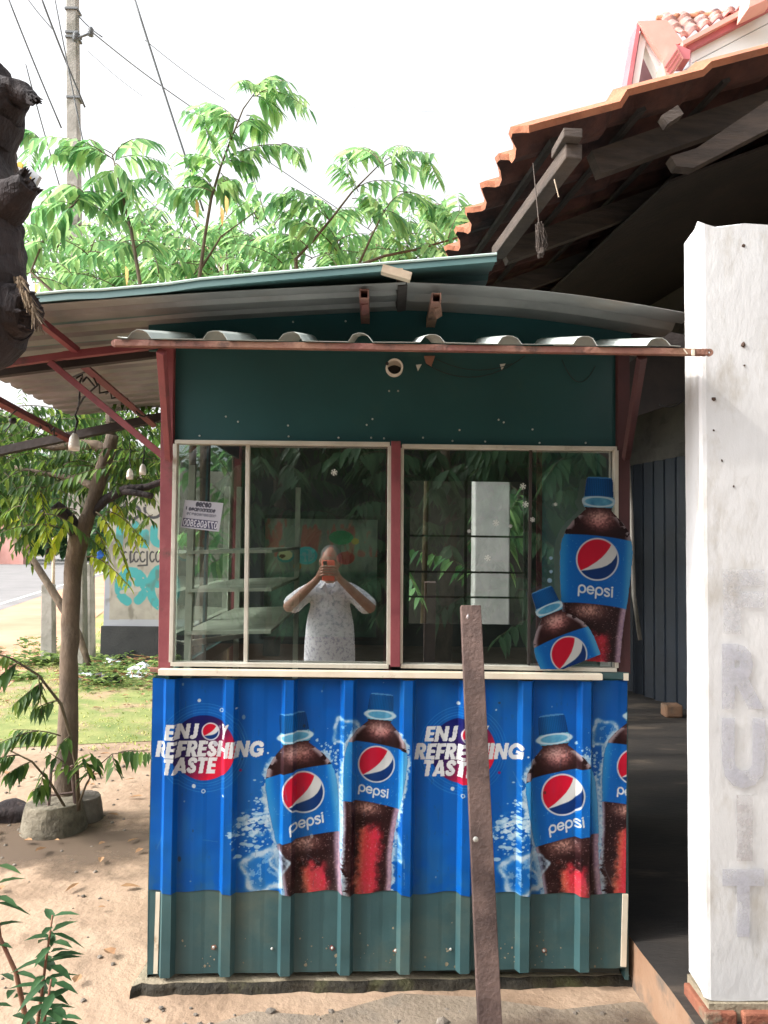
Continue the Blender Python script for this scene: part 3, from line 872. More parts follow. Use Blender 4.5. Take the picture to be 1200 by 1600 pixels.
# dead leaves, twigs, pebbles
L = Leaves(6); R = random.Random(6)
for _ in range(420):
    x, y = R.uniform(-4.6, -1.6), R.uniform(6.9, 9.8)
    if R.random() < .25: x, y = R.uniform(-3.2, -0.9), R.uniform(2.6, 6)
    a = R.uniform(0, 6.28); L.leaf(Vector((x, y, 0.02)), Vector((math.cos(a), math.sin(a), R.uniform(-.1,.3))), R.uniform(.03,.09), R.uniform(.015,.04), R.random(), curl=0.1)
for _ in range(150):
    x, y = R.uniform(-3.3, -1.7), R.uniform(8.0, 9.8); a = R.uniform(0, 6.28); l = R.uniform(.1,.35)
    L.mb.tube([(x,y,.02+.1*R.random()),(x+l*math.cos(a),y+l*math.sin(a),.02+.12*R.random())], 0.006, 4)
mb = L.mb
for i, v in enumerate(L.v): pass
n0 = len(mb.v); mb.v.extend(L.v); mb.f.extend(tuple(i+n0 for i in f) for f in L.f)
tag(mb.build('leaf_litter', M['litter'], recalc=False), 'brown dead leaves and twigs scattered over the dirt', 'leaf litter', kind='stuff')
mb = MB(); R = random.Random(9)
for i in range(520):
    if R.random() < .6: x, y = R.uniform(-2.9, -0.85), R.uniform(2.2, 5.6)
    else: x, y = R.uniform(-.7, .85), R.uniform(1.9, 2.5)
    r = R.uniform(.003, .012) * (2 if R.random() < .04 else 1)
    ico(mb, (x, y, r*0.3), r, i, (1,1,.6), .3, 1)
tag(mb.build('pebbles', M['stone'], recalc=False), 'small pebbles and crumbs lying on the sandy yard', 'pebbles', kind='stuff')

# ================================================================== KIOSK
YK = 2.62          # front plane of the kiosk
KB = (0.04, 3.2, 0.0)
kiosk = thing('kiosk', 'small green metal kiosk with sliding glass windows and blue drink advert on its front', 'kiosk', KB)
slab = thing('concrete_slab', 'low mossy concrete slab under the green kiosk', 'slab', (0.05, 3.2, 0))
SLT = 0.028
# slab polygon top and a rough dark front edge
fe = []
R = random.Random(2)
NS = 46
for i in range(NS+1):
    t = i/NS
    p = PZ(205+t*795, 1537-14*t + (6 if i == 0 else 0), SLT)
    fe.append(Vector((p.x, p.y+R.uniform(-.006,.006), SLT)))
back = [Vector((fe[-1].x, 3.95, SLT)), Vector((fe[0].x+0.05, 3.95, SLT))]
mb = MB(); top = fe+back; mb.prism([(p.x, p.y, -0.02) for p in top], (0,0,SLT+0.02))
mb.build('slab_top', M['slab'], slab)
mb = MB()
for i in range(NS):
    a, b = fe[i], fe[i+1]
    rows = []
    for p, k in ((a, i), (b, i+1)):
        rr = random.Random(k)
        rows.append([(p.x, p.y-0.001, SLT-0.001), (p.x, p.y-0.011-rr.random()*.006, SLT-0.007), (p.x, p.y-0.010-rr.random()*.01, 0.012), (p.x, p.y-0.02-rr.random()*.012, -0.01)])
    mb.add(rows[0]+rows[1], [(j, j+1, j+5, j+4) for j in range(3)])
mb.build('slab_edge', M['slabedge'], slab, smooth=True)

# ---- ribbed lower sheet
RIBX0, RIBP = 257.0, 92.0
def ribprof(px):
    """protrusion towards the viewer (m) for photo-px column measured on the sheet"""
    x = np.mod(px - RIBX0, RIBP)
    x = np.where(px < RIBX0, 60, x)
    h = np.interp(x, [0, 6, 20, 25, 34, 46, 52, 64, 70, 92], [0, .025, .025, 0, 0, 0, 0.0012, 0.0012, 0, 0])
    return h
def sheet_grid(x0t, x1t, x0b, x1b, y0, y1l, y1r, dx, dy, off=0.0, wav=None, y0r=None):
    nc = int((x1t-x0t)*2.18/dx/1000*1000/1000)+1 if False else int((x1t-x0t)*0.00218/dx)+1
    nr = int(((y1l+y1r)/2-y0)*0.00218/dy)+1
    if y0r is None: y0r = y0
    s = np.linspace(0, 1, nc)[None, :]; t = np.linspace(0, 1, nr)[:, None]
    px = (x0t+(x1t-x0t)*s)*(1-t) + (x0b+(x1b-x0b)*s)*t
    yb = y1l+(y1r-y1l)*s
    if wav is not None: yb = yb + wav(x0b+(x1b-x0b)*s)
    yt = y0+(y0r-y0)*s
    py = yt*(1-t)+yb*t
    pxc = (x0t+(x1t-x0t)*s)*np.ones_like(t)
    return px, py, pxc
def to_world(px, py, Yp):
    d0 = (px-600)/F; d1 = -(py-800)/F; d2 = -1.0
    dx = Rm[0][0]*d0+Rm[0][1]*d1+Rm[0][2]*d2
    dy = Rm[1][0]*d0+Rm[1][1]*d1+Rm[1][2]*d2
    dz = Rm[2][0]*d0+Rm[2][1]*d1+Rm[2][2]*d2
    k = Yp/dy
    return dx*k, Yp+0*k, CAM_H+dz*k
bump_ = lambda px, py: (0.0026*(vnoise(px, py*0.5, 60.0)-0.5)*2+0.0012*(vnoise(px+99, py, 22.0)-0.5)*2)
px, py, pxc = sheet_grid(240, 980, 231, 976, 1060, 1522, 1512, 0.006, 0.02, y0r=1064)
X, Yw, Z = to_world(px, py, YK)
Yw = Yw - ribprof(pxc) + bump_(px, py)
# exact rib columns instead of even sampling
cols = sorted(set([240, 246.0, 980.0]+[RIBX0+RIBP*k+d for k in range(8) for d in (0,6,20,25,38,46,52,64,70,80) if RIBX0+RIBP*k+d < 979]))
cols = np.array(cols)
t = np.linspace(0, 1, 40)[:, None]
s = ((cols-240)/740)[None, :]
px = (240+740*s)*(1-t)+(231+745*s)*t; py = (1060+4*s)*(1-t)+(1522-10*s)*t
X, Yw, Z = to_world(px, py, YK)
prof = ribprof(cols)[None, :]
dent = -0.006*np.exp(-(((px-562)/16)**2+((py-1490)/16)**2))
Yw = Yw - prof + bump_(px, py) - dent
r_, c_ = X.shape
mb = MB()
vs = [(X[i,j], Yw[i,j], Z[i,j]) for i in range(r_) for j in range(c_)]
fs = [(i*c_+j, i*c_+j+1, (i+1)*c_+j+1, (i+1)*c_+j) for i in range(r_-1) for j in range(c_-1)]
mb.add(vs, fs)
front = mb.build('front_sheet', M['green'], kiosk, solid=0.001)
# printed banner pasted over it
px, py, pxc = sheet_grid(239.5, 980, 232, 980, 1059, 1391, 1396, 0.0019, 0.0019, y0r=1063, wav=lambda x: 2.2*np.sin(x/92*6.28+1)+0.8*np.sin(x/17))
ss_ = (pxc-240)/740; T_ = (py-1060-4*ss_)/(462-14*ss_)
px = (240+740*ss_)*(1-T_)+(231+745*ss_)*T_
X, Yw, Z = to_world(px, py, YK)
Yw = Yw - ribprof(pxc) + bump_(px, py) - 0.0030
img = banner_art(px.ravel(), py.ravel())
ban = grid_obj('banner', X, Yw, Z, img, M['art'], kiosk)
ban['label'] = 'blue printed drink advert with bottles and slogan wrapped over the ribs'
# wrap-around strip on the left corner and cream corner angle
def wq(px, py, Y): return P(px, py, Y)
mb = MB(); mb.prism([P(239.5,1059,YK)-Vector((0.002,0,0)), P(232,1391,YK)-Vector((0.002,0,0)), P(231,1522,YK)-Vector((0.002,0,0.02)), P(231,1522,YK)-Vector((0.002,-1.3,0.02)), P(239.5,1059,YK)-Vector((0.002,-1.3,0))], (0.001,0,0))
mb.build('side_sheet', M['green'], kiosk)
mb = MB(); mb.beam(P(247,1394,YK-0.004), P(243,1521,YK-0.004), 0.014, 0.004, (0,1,0))
mb.build('corner_strip', M['cream'], kiosk)
mb = MB(); mb.beam(P(977,1397,YK-0.006), P(974,1510,YK-0.006), 0.018, 0.006, (0,1,0))
mb.build('corner_strip', M['cream'], kiosk)
mb = MB(); mb.beam(P(978,1052,YK-0.012), P(978,1063,YK-0.012), 0.016, 0.006, (0,1,0)); mb.build('corner_strip', M['cream'], kiosk)
# right side wall
xr = P(982,1200,YK).x
mb = MB(); mb.box((xr-0.012, YK+0.004, 0.03), (xr, YK+1.3, 1.0)); mb.build('side_sheet', M['green'], kiosk)
# screws
def screws(pts, Y, parent, r=0.0045, m=None):
    mb = MB()
    for (a, b) in pts:
        c = P(a, b, Y)
        mb.lathe([(r,0),(r,0.002),(r*.55,0.004)], c, 8, rot=Matrix.Rotation(rad(90),3,'X'))
    return build_each(mb, 'screw', m or M['screw'], parent)
screws([(334,1480),(425,1482),(519,1481),(618,1485),(704,1483),(850,1485)], YK-0.002, kiosk)
for (a, b) in ((334,1480),(425,1482),(519,1481),(618,1485),(850,1485)):
    mb = MB(); R = random.Random(a); c = P(a, b, YK-0.0016); n = 14
    mb.add([c]+[c+Vector((math.cos(k*6.283/n), 0, math.sin(k*6.283/n)))*R.uniform(.006,.011) for k in range(n)], [(0, k+1, (k+1)%n+1) for k in range(n)])
    mb.build('rust_stain', M['rustbar'], kiosk)
R = random.Random(77)
mb = MB()
for _ in range(170):
    a = R.uniform(244, 972); b = 1512-abs(R.gauss(0, 26)); 
    if (a-257) % 92 < 27: continue
    c = P(a, b, YK-0.0013); r = R.uniform(.001,.0035)*(2 if R.random() < .1 else 1)
    mb.add([c]+[c+Vector((math.cos(k*1.047), 0, math.sin(k*1.047)*R.uniform(.7,1.6)))*r for k in range(6)], [(0, k+1, (k+1)%6+1) for k in range(6)])
sp_ = mb.build('mud_spots', M['slab'], kiosk); sp_['kind'] = 'stuff'
# ---- sill
mb = MB(); mb.beam(P(249,1049.5,YK-0.022), P(940,1057,YK-0.022), 0.03, 0.021)
mb.build('sill', M['cream'], kiosk, bevel=0.002)
mb = MB(); mb.beam(P(236,1046,YK-0.014), P(250,1047,YK-0.014), 0.03, 0.012); mb.build('sill_end', M['rustbar'], kiosk)
mb = MB(); mb.beam(P(940,1054,YK-0.006), P(982,1056,YK-0.006), 0.01, 0.024); mb.build('sill_end', M['green'], kiosk)
# ---- posts
def vpost(name, xt, yt, xb, yb, wpx, Y, m=M['red'], dep=0.035, parent=kiosk):
    mb = MB(); mb.beam(P(xt,yt,Y), P(xb,yb,Y), wpx*Y/F, dep, (0,1,0)); return mb.build(name, m, parent, bevel=0.0015)
vpost('post', 264, 540, 259, 1044, 19, YK+0.012)
vpost('post', 972, 545, 973, 1052, 19, YK+0.012, m=M['darkred'])
vpost('post', 618.5, 690, 617.5, 1041, 15, YK-0.004, dep=0.03)
YB = 3.92
for xx in (P(262,800,YK).x, P(970,800,YK).x, P(618,800,YK).x):
    mb = MB(); mb.beam((xx, YB, 0.03), (xx, YB, 2.12), 0.04, 0.04, (0,1,0)); mb.build('back_post', M['red'], kiosk)
# ---- windows
def window(x0, y0t, x1, y1t, x2, y2, x3, y3, Y, fw=6.0):
    """corner px: top-left, top-right, bottom-right, bottom-left"""
    tl, tr, br, bl = P(x0,y0t,Y), P(x1,y1t,Y), P(x2,y2,Y), P(x3,y3,Y)
    w = fw*Y/F
    mb = MB()
    mb.beam(tl, tr, 0.03, w); mb.beam(bl, br, 0.03, w)
    mb.beam(tl+Vector((0,0.003,-w/2)), bl+Vector((0,0.003,w/2)), w, 0.03, (0,1,0)); mb.beam(tr+Vector((0,0.003,-w/2)), br+Vector((0,0.003,w/2)), w, 0.03, (0,1,0))
    f = mb.build('window_frame', M['alu'], kiosk, bevel=0.001)
    return f, (tl, tr, br, bl)
def pane(c, Y, parent, ang=0.0):
    mb = MB()
    a, b, cc, d = [Vector((p.x, Y, p.z)) for p in c]
    mb.add([a,b,cc,d], [(0,1,2,3)])
    return mb.build('glass', M['glass'], parent, recalc=False)
f1, c1 = window(275, 691, 609, 694.5, 607, 1041, 268, 1037, YK)
s0, s1, s2, s3 = P(389,692,YK), P(389,692,YK), P(386,1039,YK), P(386,1039,YK)
pane((c1[0], s0, s3, c1[3]), YK+0.012, f1)
pane((P(385,692,YK), c1[1], c1[2], P(381,1039,YK)), YK+0.024, f1)
mb = MB(); mb.beam(P(387.5,696,YK+0.016), P(384,1036,YK+0.016), 0.013, 0.014, (0,1,0)); mb.build('stile', M['alu'], f1, bevel=0.001)
f2, c2 = window(628, 697.5, 962, 701.5, 962, 1046, 626, 1040, YK)
pane((c2[0], P(831,699,YK), P(828,1043,YK), c2[3]), YK+0.012, f2)
pane((P(827,699,YK), c2[1], c2[2], P(824,1043,YK)), YK+0.024, f2)
mb = MB(); mb.beam(P(829,703,YK+0.016), P(826,1041,YK+0.016), 0.010, 0.014, (0,1,0)); mb.build('stile', M['darkwood'], f2, bevel=0.001)
# snowflake stickers on the glass
def flake(px, py, r, Y):
    mb = MB(); c = P(px, py, Y)
    for k in range(3):
        a = rad(20+60*k); d = Vector((math.cos(a), 0, math.sin(a)))*r*Y/F
        mb.beam(c-d, c+d, 0.003, 0.0006, (0,1,0))
        for sg in (-1, 1):
            e = c+d*sg*0.7
            for b in (a+rad(50), a-rad(50)):
                dd = Vector((math.cos(b), 0, math.sin(b)))*r*Y/F*0.35*sg
                mb.beam(e-dd*0.0, e+dd, 0.002, 0.0006, (0,1,0))
    return mb.v, mb.f
snow = MB()
for (a, b, r) in ((522,738,5),(817,760,5),(821,788,5),(868,788,3),(832,812,4),(775,817,5),(798,822,3),(762,872,5),(733,830,3)):
    v, f = flake(a, b, r, YK+0.009); snow = MB(); snow.add(v, f)
    snow.build('snowflake_sticker', M['snow'], kiosk)
# ---- upper green panel (window top up to the roof), one board
mb = MB()
Yp = YK+0.020
tw = [P(258,540,Yp), P(258,690,Yp), P(983,703,Yp), P(983,548,Yp)]
gab = [P(232,548,Yp), P(232,501,Yp), P(430,487,Yp), P(632,474,Yp), P(800,490,Yp), P(985,515,Yp), P(990,550,Yp), P(978,552,Yp), P(974,702,Yp), P(262,690,Yp), P(257,548,Yp)]
mb.prism(gab, (0,0.012,0)); mb.build('upper_panel', M['greenshade'], kiosk)
screws([(312,681),(353,651),(372,659),(450,665),(451,682),(529,684),(573,664),(582,655),(580,684),(600,685),(661,684),(718,672),(707,689),(758,690),(779,656),(787,660),(832,671),(843,692),(915,692),(968,596),(458,503),(540,502),(675,500),(608,611),(622,611),(265,573),(370,520)], Yp, kiosk, 0.0035)
# small triangular torn stickers
mb = MB()
for (a, b) in ((655,574),(786,573)):
    mb.prism([P(a-5,b-4,Yp-0.002), P(a+4,b-5,Yp-0.002), P(a-2,b+6,Yp-0.002)], (0,0.001,0))
build_each(mb, 'torn_sticker', M['snow'], kiosk)
# loose wires on the panel
def cable(name, pts, r, m, parent, n=5):
    mb = MB(); mb.tube(pts, r, n); return mb.build(name, m, parent, smooth=True, recalc=False)
def arcpx(a, b, sag, Y0, Y1=None, n=12):
    Y1 = Y1 or Y0; o = []
    for i in range(n+1):
        t = i/n; o.append(P(a[0]+(b[0]-a[0])*t, a[1]+(b[1]-a[1])*t+sag*4*t*(1-t), Y0+(Y1-Y0)*t))
    return o
cable('wire', arcpx((668,570),(820,556),26,Yp-0.01), 0.0014, M['black'], kiosk)
cable('wire', arcpx((680,560),(800,568),14,Yp-0.01), 0.0012, M['black'], kiosk)
cable('wire', arcpx((878,562),(930,572),30,Yp-0.01), 0.0012, M['black'], kiosk)
# ---- lamp holder on the panel
lc = P(618, 577, Yp-0.03)
hold = MB(); rotx = Matrix.Rotation(rad(90), 3, 'X')
hold.smooth = True
hold.lathe([(0.030,0),(0.030,0.008),(0.024,0.012),(0.024,0.045),(0.029,0.048),(0.029,0.062),(0.0235,0.062),(0.0235,0.02),(0.001,0.018)], P(616,576,Yp+0.002), 28, rot=Matrix.Rotation(rad(98), 3, 'X'))
lh = hold.build('lamp_holder', M['porcelain'], kiosk)
mb = MB(); mb.lathe([(0.0225,0),(0.0225,0.002)], P(616,576,Yp-0.016), 20, rot=rotx); mb.build('socket', M['black'], lh)
mb = MB(); mb.tube([P(605,568,Yp-0.07), P(605,568,Yp-0.05)], 0.006, 8); mb.build('screw_hole', M['black'], lh)
mb = MB(); mb.prism([P(663,556,Yp-0.02), P(680,556,Yp-0.02), P(674,572,Yp-0.02), P(666,566,Yp-0.02)], (0,0.015,0)); mb.build('bracket_tab', M['rustbar'], kiosk)

# ---- canopy
YC = 2.12
bl, br_ = P(180, 536.5, YC), P(1104, 551, YC)
mb = MB(); mb.beam(bl, br_, 0.02, 0.018); bar = mb.build('canopy_bar', M['rustbar'], kiosk, bevel=0.0015)
mb = MB()
for (a, b, s) in ((180,536.5,-1),(1108,551,1)):
    mb = MB()
    c = P(a, b, YC-0.004)
    # flattened drilled ear: ring with a hole
    n = 16; vs = []; fs = []
    for k in range(n):
        an = 2*math.pi*k/n
        for rr in (0.0035, 0.0105):
            for dy in (0, 0.006):
                vs.append((c.x+rr*math.cos(an), c.y-0.004+dy, c.z+rr*math.sin(an)))
    for k in range(n):
        q = (k+1) % n
        fs += [(k*4, q*4, q*4+2, k*4+2), (k*4+1, k*4+3, q*4+3, q*4+1), (k*4, k*4+1, q*4+1, q*4), (k*4+2, q*4+2, q*4+3, k*4+3)]
    mb.add(vs, fs)
    mb.build('bar_end', M['rustbar'], bar)
mb = MB(); mb.beam(P(1083,546,YC-0.012), P(1083,556,YC-0.012), 0.008, 0.004, (0,1,0)); mb.beam(P(1068,545,YC-0.012), P(1074,553,YC-0.012), 0.003, 0.002, (0,1,0)); mb.build('clip', M['cream'], bar)
# corrugated canopy sheet with seven or eight crowns
cx = [220,338,455,563,675,795,912,1026]
def canopy_prof():
    out = [(186, 0)]
    for c in cx:
        out += [(c-19,0),(c-12,.017),(c-4,.023),(c+5,.023),(c+12,.017),(c+19,0)]
    out.append((1060,0)); return out
pr = canopy_prof()
zb = (bl.z+br_.z)/2+0.010
mb = MB(); rows = 10
for i in range(rows+1):
    t = i/rows
    for (xx, h) in pr:
        p = P(xx, 536+0.0155*(xx-180), YC)
        rr = random.Random(int(xx)*3)
        wob = (rr.random()-.5)*0.004
        mb.v.append((p.x, YC-0.016+t*(YK-YC+0.03), p.z+0.011+t*(YK-YC+0.03)*0.268+h+wob))
w_ = len(pr)
for i in range(rows):
    for j in range(w_-1): mb.f.append((i*w_+j, i*w_+j+1, (i+1)*w_+j+1, (i+1)*w_+j))
mb.build('canopy_sheet', M['canopy'], kiosk, solid=0.0012)
# canopy brackets (slanting bars from the posts to the bar)
mb = MB(); mb.beam(P(252,549,YC+0.01), P(264,717,YK-0.02), 0.022, 0.02, (0,1,0)); mb.build('bracket', M['red'], kiosk, bevel=0.001)
mb = MB(); mb.beam(P(1003,558,YC+0.01), P(978,716,YK-0.02), 0.022, 0.02, (0,1,0)); mb.build('bracket', M['darkred'], kiosk, bevel=0.001)

# ---- kiosk roof
YE = 2.36
def quad_corr(name, a, b, c, d, per, h, m, parent, nx=2, solid=0.0012, sag=0.0, flat=0.55):
    """a-b: front edge, d-c: back edge. ribs run along a->b."""
    a, b, c, d = map(Vector, (a, b, c, d))
    nrm = (b-a).cross(d-a).normalized()
    if nrm.z < 0: nrm = -nrm
    ln = (d-a).length; k = max(1, round(ln/per))
    prof = []
    for i in range(k):
        for (s, hh) in ((0,0),(flat,0),(flat+0.12,h),(0.88,h)):
            prof.append(((i+s)/k, hh))
    prof.append((1, 0))
    mb = MB(); nu = 12
    for i in range(nu+1):
        u = i/nu
        for (v, hh) in prof:
            p = a.lerp(b, u).lerp(d.lerp(c, u), v)
            p = p + nrm*hh; p.z += sag*math.sin(math.pi*u)*1.0
            mb.v.append(tuple(p))
    w_ = len(prof)
    for i in range(nu):
        for j in range(w_-1): mb.f.append((i*w_+j, i*w_+j+1, (i+1)*w_+j+1, (i+1)*w_+j))
    return mb.build(name, m, parent, solid=solid)
ridgeF = P(634, 441, YE)
leftF = P(-190, 498, YE)
RB = 3.98
slopeL = (leftF - ridgeF)
sl = quad_corr('roof_sheet', leftF, ridgeF, ridgeF+Vector((0,RB-YE,0)), leftF+Vector((-0.05,RB-YE,-0.02)), 0.115, 0.022, M['zinc'], kiosk, sag=0.012)
rightF = P(1085, 491, YE)
sr = quad_corr('roof_sheet', ridgeF+Vector((0.004,0.0,0)), rightF, rightF+Vector((0,RB-YE,0)), ridgeF+Vector((0.004,RB-YE,0)), 0.19, 0.02, M['zinc'], kiosk, sag=0.02)
# upper cover sheet running up under the tiled eave
ua, ub = P(-150, 486, YE-0.03), P(776, 404, YE-0.03)
up_ = quad_corr('cover_sheet', ua, ub, ub+Vector((0,1.7,0)), ua+Vector((-0.05,1.7,0)), 0.19, 0.012, M['roofgreen'], kiosk, sag=0.0)
mb = MB()
n = 18; tp = []; bt = []
for i in range(n+1):
    t = i/n; x = -150+t*926; y = 486-82*t + (-5*math.sin(math.pi*t)*(0.4)) + (3 if 0.3 < t < 0.5 else 0)
    tp.append(P(x, y-5, YE-0.04)); bt.append(P(x, y+7-2*t, YE-0.045))
mb.add(tp+bt, [(i, i+1, n+2+i, n+1+i) for i in range(n)])
fl = mb.build('roof_edge_flashing', M['roofgreen'], kiosk, solid=0.002)
mb = MB()
mb.tube([p+Vector((0,-0.004,0.003)) for p in tp], 0.004, 6)
mb.build('flashing_lip', mat('pale_flashing_lip', (0.5,0.62,0.58), None, rough=0.4), fl, recalc=False)
# ridge beam and rafter stubs
mb = MB(); mb.beam(P(618,425,YE-0.045), P(640,470,YK+1.3)+Vector((0,0,0.055)), 0.045, 0.022)
mb.beam(P(597,421,YE-0.05), P(642,434,YE-0.05), 0.03, 0.024); mb.build('ridge_beam', M['palewood'], kiosk)
mb = MB()
for (a, b) in ((569,459),(682,465)):
    c = P(a, b, YE+0.01)
    # open square tube end
    wd = 0.013
    for sx in (-1, 1): mb.box((c.x+sx*wd-0.002, c.y, c.z-0.016), (c.x+sx*wd+0.002, c.y+0.9, c.z+0.016))
    mb.box((c.x-wd, c.y+0.0005, c.z+0.012), (c.x+wd, c.y+0.9, c.z+0.015)); mb.box((c.x-wd, c.y+0.0005, c.z-0.015), (c.x+wd, c.y+0.9, c.z-0.012))
mb.build('rafter_stub', M['rustbar'], kiosk)
mb = MB()
for (a, b) in ((569,480),(682,485)):
    mb.beam(P(a,b-8,YE+0.06), P(a+2,b+8,YE+0.12), 0.022, 0.02, (0,1,0))
build_each(mb, 'rafter_block', M['rustbar'], kiosk)
mb = MB(); mb.beam(P(628,440,YE+0.02), P(626,480,YK-0.03), 0.03, 0.03, (0,1,0)); mb.build('king_post', M['darkwood'], kiosk)
# frame of the left lean-to
YF = YK+0.02
mb = MB(); mb.beam(P(-190,596,YF), P(100,556,YF), 0.022, 0.024); mb.beam(P(100,556,YF), P(262,537,YF), 0.024, 0.026); mb.build('roof_rail', M['red'], kiosk, bevel=0.001)
mb = MB(); mb.beam(P(-190,606,YF+0.06), P(262,550,YF+0.06), 0.03, 0.03); mb.build('roof_rail', M['darkwood'], kiosk)
mb = MB(); mb.beam(P(60,500,YE+0.05), P(120,548,YF), 0.022, 0.022); mb.build('roof_strut', M['red'], kiosk)
mb = MB(); mb.beam(P(78,566,YF), P(254,712,YF-0.01), 0.022, 0.016, (0,1,0)); mb.build('roof_strut', M['red'], kiosk, bevel=0.001)
mb = MB(); mb.beam(P(117,560,YF+0.05), P(240,664,YB-0.05), 0.024, 0.024, (0,1,0)); mb.build('roof_strut', M['red'], kiosk)
mb = MB(); mb.beam(P(-60,596,YF+0.05), P(108,686,YB-0.05), 0.03, 0.026, (0,1,0)); mb.build('roof_strut', M['red'], kiosk)
mb = MB(); mb.beam(P(-80,722,YB-0.02), P(262,650,YB-0.02), 0.05, 0.04); mb.build('roof_rail', M['darkwood'], kiosk)
mb = MB()
for k, xx in enumerate((0.2, 0.55, 0.9)):
    pass
# right under-roof beam closing to the pillar
mb = MB(); mb.beam(P(988,520,YK+0.02), P(1090,541,YK+0.02), 0.03, 0.05); mb.build('roof_rail', M['darkwood'], kiosk)
# tangled cables along the rails
R = random.Random(31)
pts = []
for i in range(26):
    t = i/25; p = P(125+110*t, 585+70*t, 2.95+0.7*t); pts.append(p+Vector((R.uniform(-.015,.015),0,R.uniform(-.02,.02))))
cable('cable_run', pts, 0.004, M['black'], kiosk)
pts = []
for i in range(26):
    t = i/25; p = P(-10+100*t, 628+50*t, 3.0+0.6*t); pts.append(p+Vector((R.uniform(-.012,.012),0,R.uniform(-.015,.015))))
cable('cable_run', pts, 0.004, M['black'], kiosk)

# interior: floor, back wall with openings, left and right walls
zt = 2.15
def X_(px, Y): return P(px, 850, Y).x
def Z_(py, Y, px=600): return P(px, py, Y).z
mb = MB(); mb.box((X_(262,YK)+0.02, YK+0.04, 0.034), (xr-0.02, YB-0.02, 0.05)); mb.build('floor_board', M['darkint'], kiosk)
bx0, bx1 = X_(262, YK), xr
def backrect(x0, x1, z0, z1, name='back_wall', m=M['darkint'], Y=YB, d=0.012):
    mb = MB(); mb.box((x0, Y, z0), (x1, Y+d, z1)); return mb.build(name, m, kiosk)
wx0, wx1 = X_(640, YB), X_(818, YB); wz0, wz1 = Z_(975, YB, 720), Z_(752, YB, 720)
ox0, ox1 = X_(908, YB), X_(952, YB); oz0, oz1 = Z_(760, YB, 930), Z_(703, YB, 930)
lx0, lx1 = X_(405, YB), X_(597, YB)
mb = MB()
mb.box((bx0, YB, 0.04), (wx0, YB+.012, zt)); mb.box((wx0, YB, 0.04), (wx1, YB+.012, wz0)); mb.box((wx0, YB, wz1), (wx1, YB+.012, zt))
mb.box((wx1, YB, 0.04), (ox0, YB+.012, zt)); mb.box((ox0, YB, 0.04), (xr, YB+.012, oz0)); mb.box((ox1, YB, oz0), (xr, YB+.012, oz1)); mb.box((ox0, YB, oz1), (xr, YB+.012, zt))
mb.build('back_wall', M['darkint'], kiosk)
mb = MB()
for y_ in (838, 894, 933):
    z = Z_(y_, YB, 730); mb.box((wx0, YB-0.012, z-0.005), (wx1, YB-0.001, z+0.005))
x_ = X_(727, YB); mb.box((x_-0.007, YB-0.02, wz0), (x_+0.007, YB-0.013, wz1))
mb.build('back_window_bars', M['darkwood'], kiosk)
# side walls with a long glazed opening on the left
for side, xs in ((0, bx0-0.006), (1, xr-0.02)):
    mb = MB()
    mb.box((xs, YK+0.04, 0.97), (xs+0.012, YB-0.03, 1.02))
    mb.box((xs, YK+0.04, 1.9), (xs+0.012, YB-0.03, zt-0.02))
    if side: mb.box((xs, YK+0.3, 1.02), (xs+0.012, YB-0.03, 1.9))
    else:
        mb.box((xs+0.001, 3.2, 1.02), (xs+0.011, 3.235, 1.9))
    mb.build('side_wall', M['greenshade'], kiosk)
mb = MB(); mb.add([(bx0, YK+0.05, 1.02), (bx0, YB-0.05, 1.02), (bx0, YB-0.05, 1.9), (bx0, YK+0.05, 1.9)], [(0,1,2,3)]); mb.build('side_glass', M['glass'], kiosk)
# inner counter and shelves at left
mb = MB()
mb.box((bx0+0.02, YK+0.06, 0.94), (xr-0.03, YK+0.35, 0.955)); mb.build('counter_board', M['darkint'], kiosk)
shelves = thing('shelf_unit', 'pale shelf boards standing inside the kiosk behind the left pane', 'shelf', (bx0+0.15, 3.3, 0.05))
for (ya, yb_, sl_) in ((865, 858, .01), (922, 914, .0), (985, 980, .01)):
    Ys = 3.25; a = P(283, ya, 2.95); b = P(390, yb_, 3.75)
    mb = MB(); mb.prism([(bx0+0.02, 2.8, a.z), (bx0+0.33, 2.8, a.z+0.008), (bx0+0.33, 3.8, a.z+0.012+sl_), (bx0+0.02, 3.8, a.z+sl_)], (0,0,0.012)); mb.build('shelf', M['intshelf'], shelves)
mb = MB()
for (xx, yy) in ((bx0+0.03, 2.82), (bx0+0.32, 3.79), (bx0+0.03, 3.79)):
    mb.box((xx-.012, yy-.012, 0.05), (xx+.012, yy+.012, 1.75))
build_each(mb, 'upright', M['intshelf'], shelves)
mb = MB(); mb.prism([P(283,1003,2.85), P(383,990,2.85), P(383,996,3.0), P(300,1010,3.0)], (0,0,0.004)); mb.build('paper_sheet', M['porcelain'], shelves)

# framed poster of dishes on the back wall
YP_ = YB-0.03
poster = thing('food_poster', 'framed poster of dishes hanging on the kiosk back wall', 'poster', P(500, 1000, YP_))
x0, x1, z0, z1 = P(410,900,YP_).x, P(592,900,YP_).x, P(500,998,YP_).z, P(500,808,YP_).z
mb = MB()
for (a, b) in (((x0,z0),(x1,z0)),((x1,z0),(x1,z1)),((x1,z1),(x0,z1)),((x0,z1),(x0,z0))):
    mb.beam((a[0],YP_-0.006,a[1]), (b[0],YP_-0.006,b[1]), 0.014, 0.016, (0,1,0))
mb.build('poster_frame', M['black'], poster)
gx, gz = np.meshgrid(np.linspace(x0+.01, x1-.01, 150), np.linspace(z1-.01, z0+.01, 150))
u, v = proj(gx.ravel(), np.full(gx.size, YP_), gz.ravel())
img = np.zeros((u.size, 3)); n1 = fbm(u, v*0.4, 14.0); n2 = fbm(u, v, 9.0)
img[:] = np.stack([90+60*n1, 105+50*n1, 95+40*n1], 1)
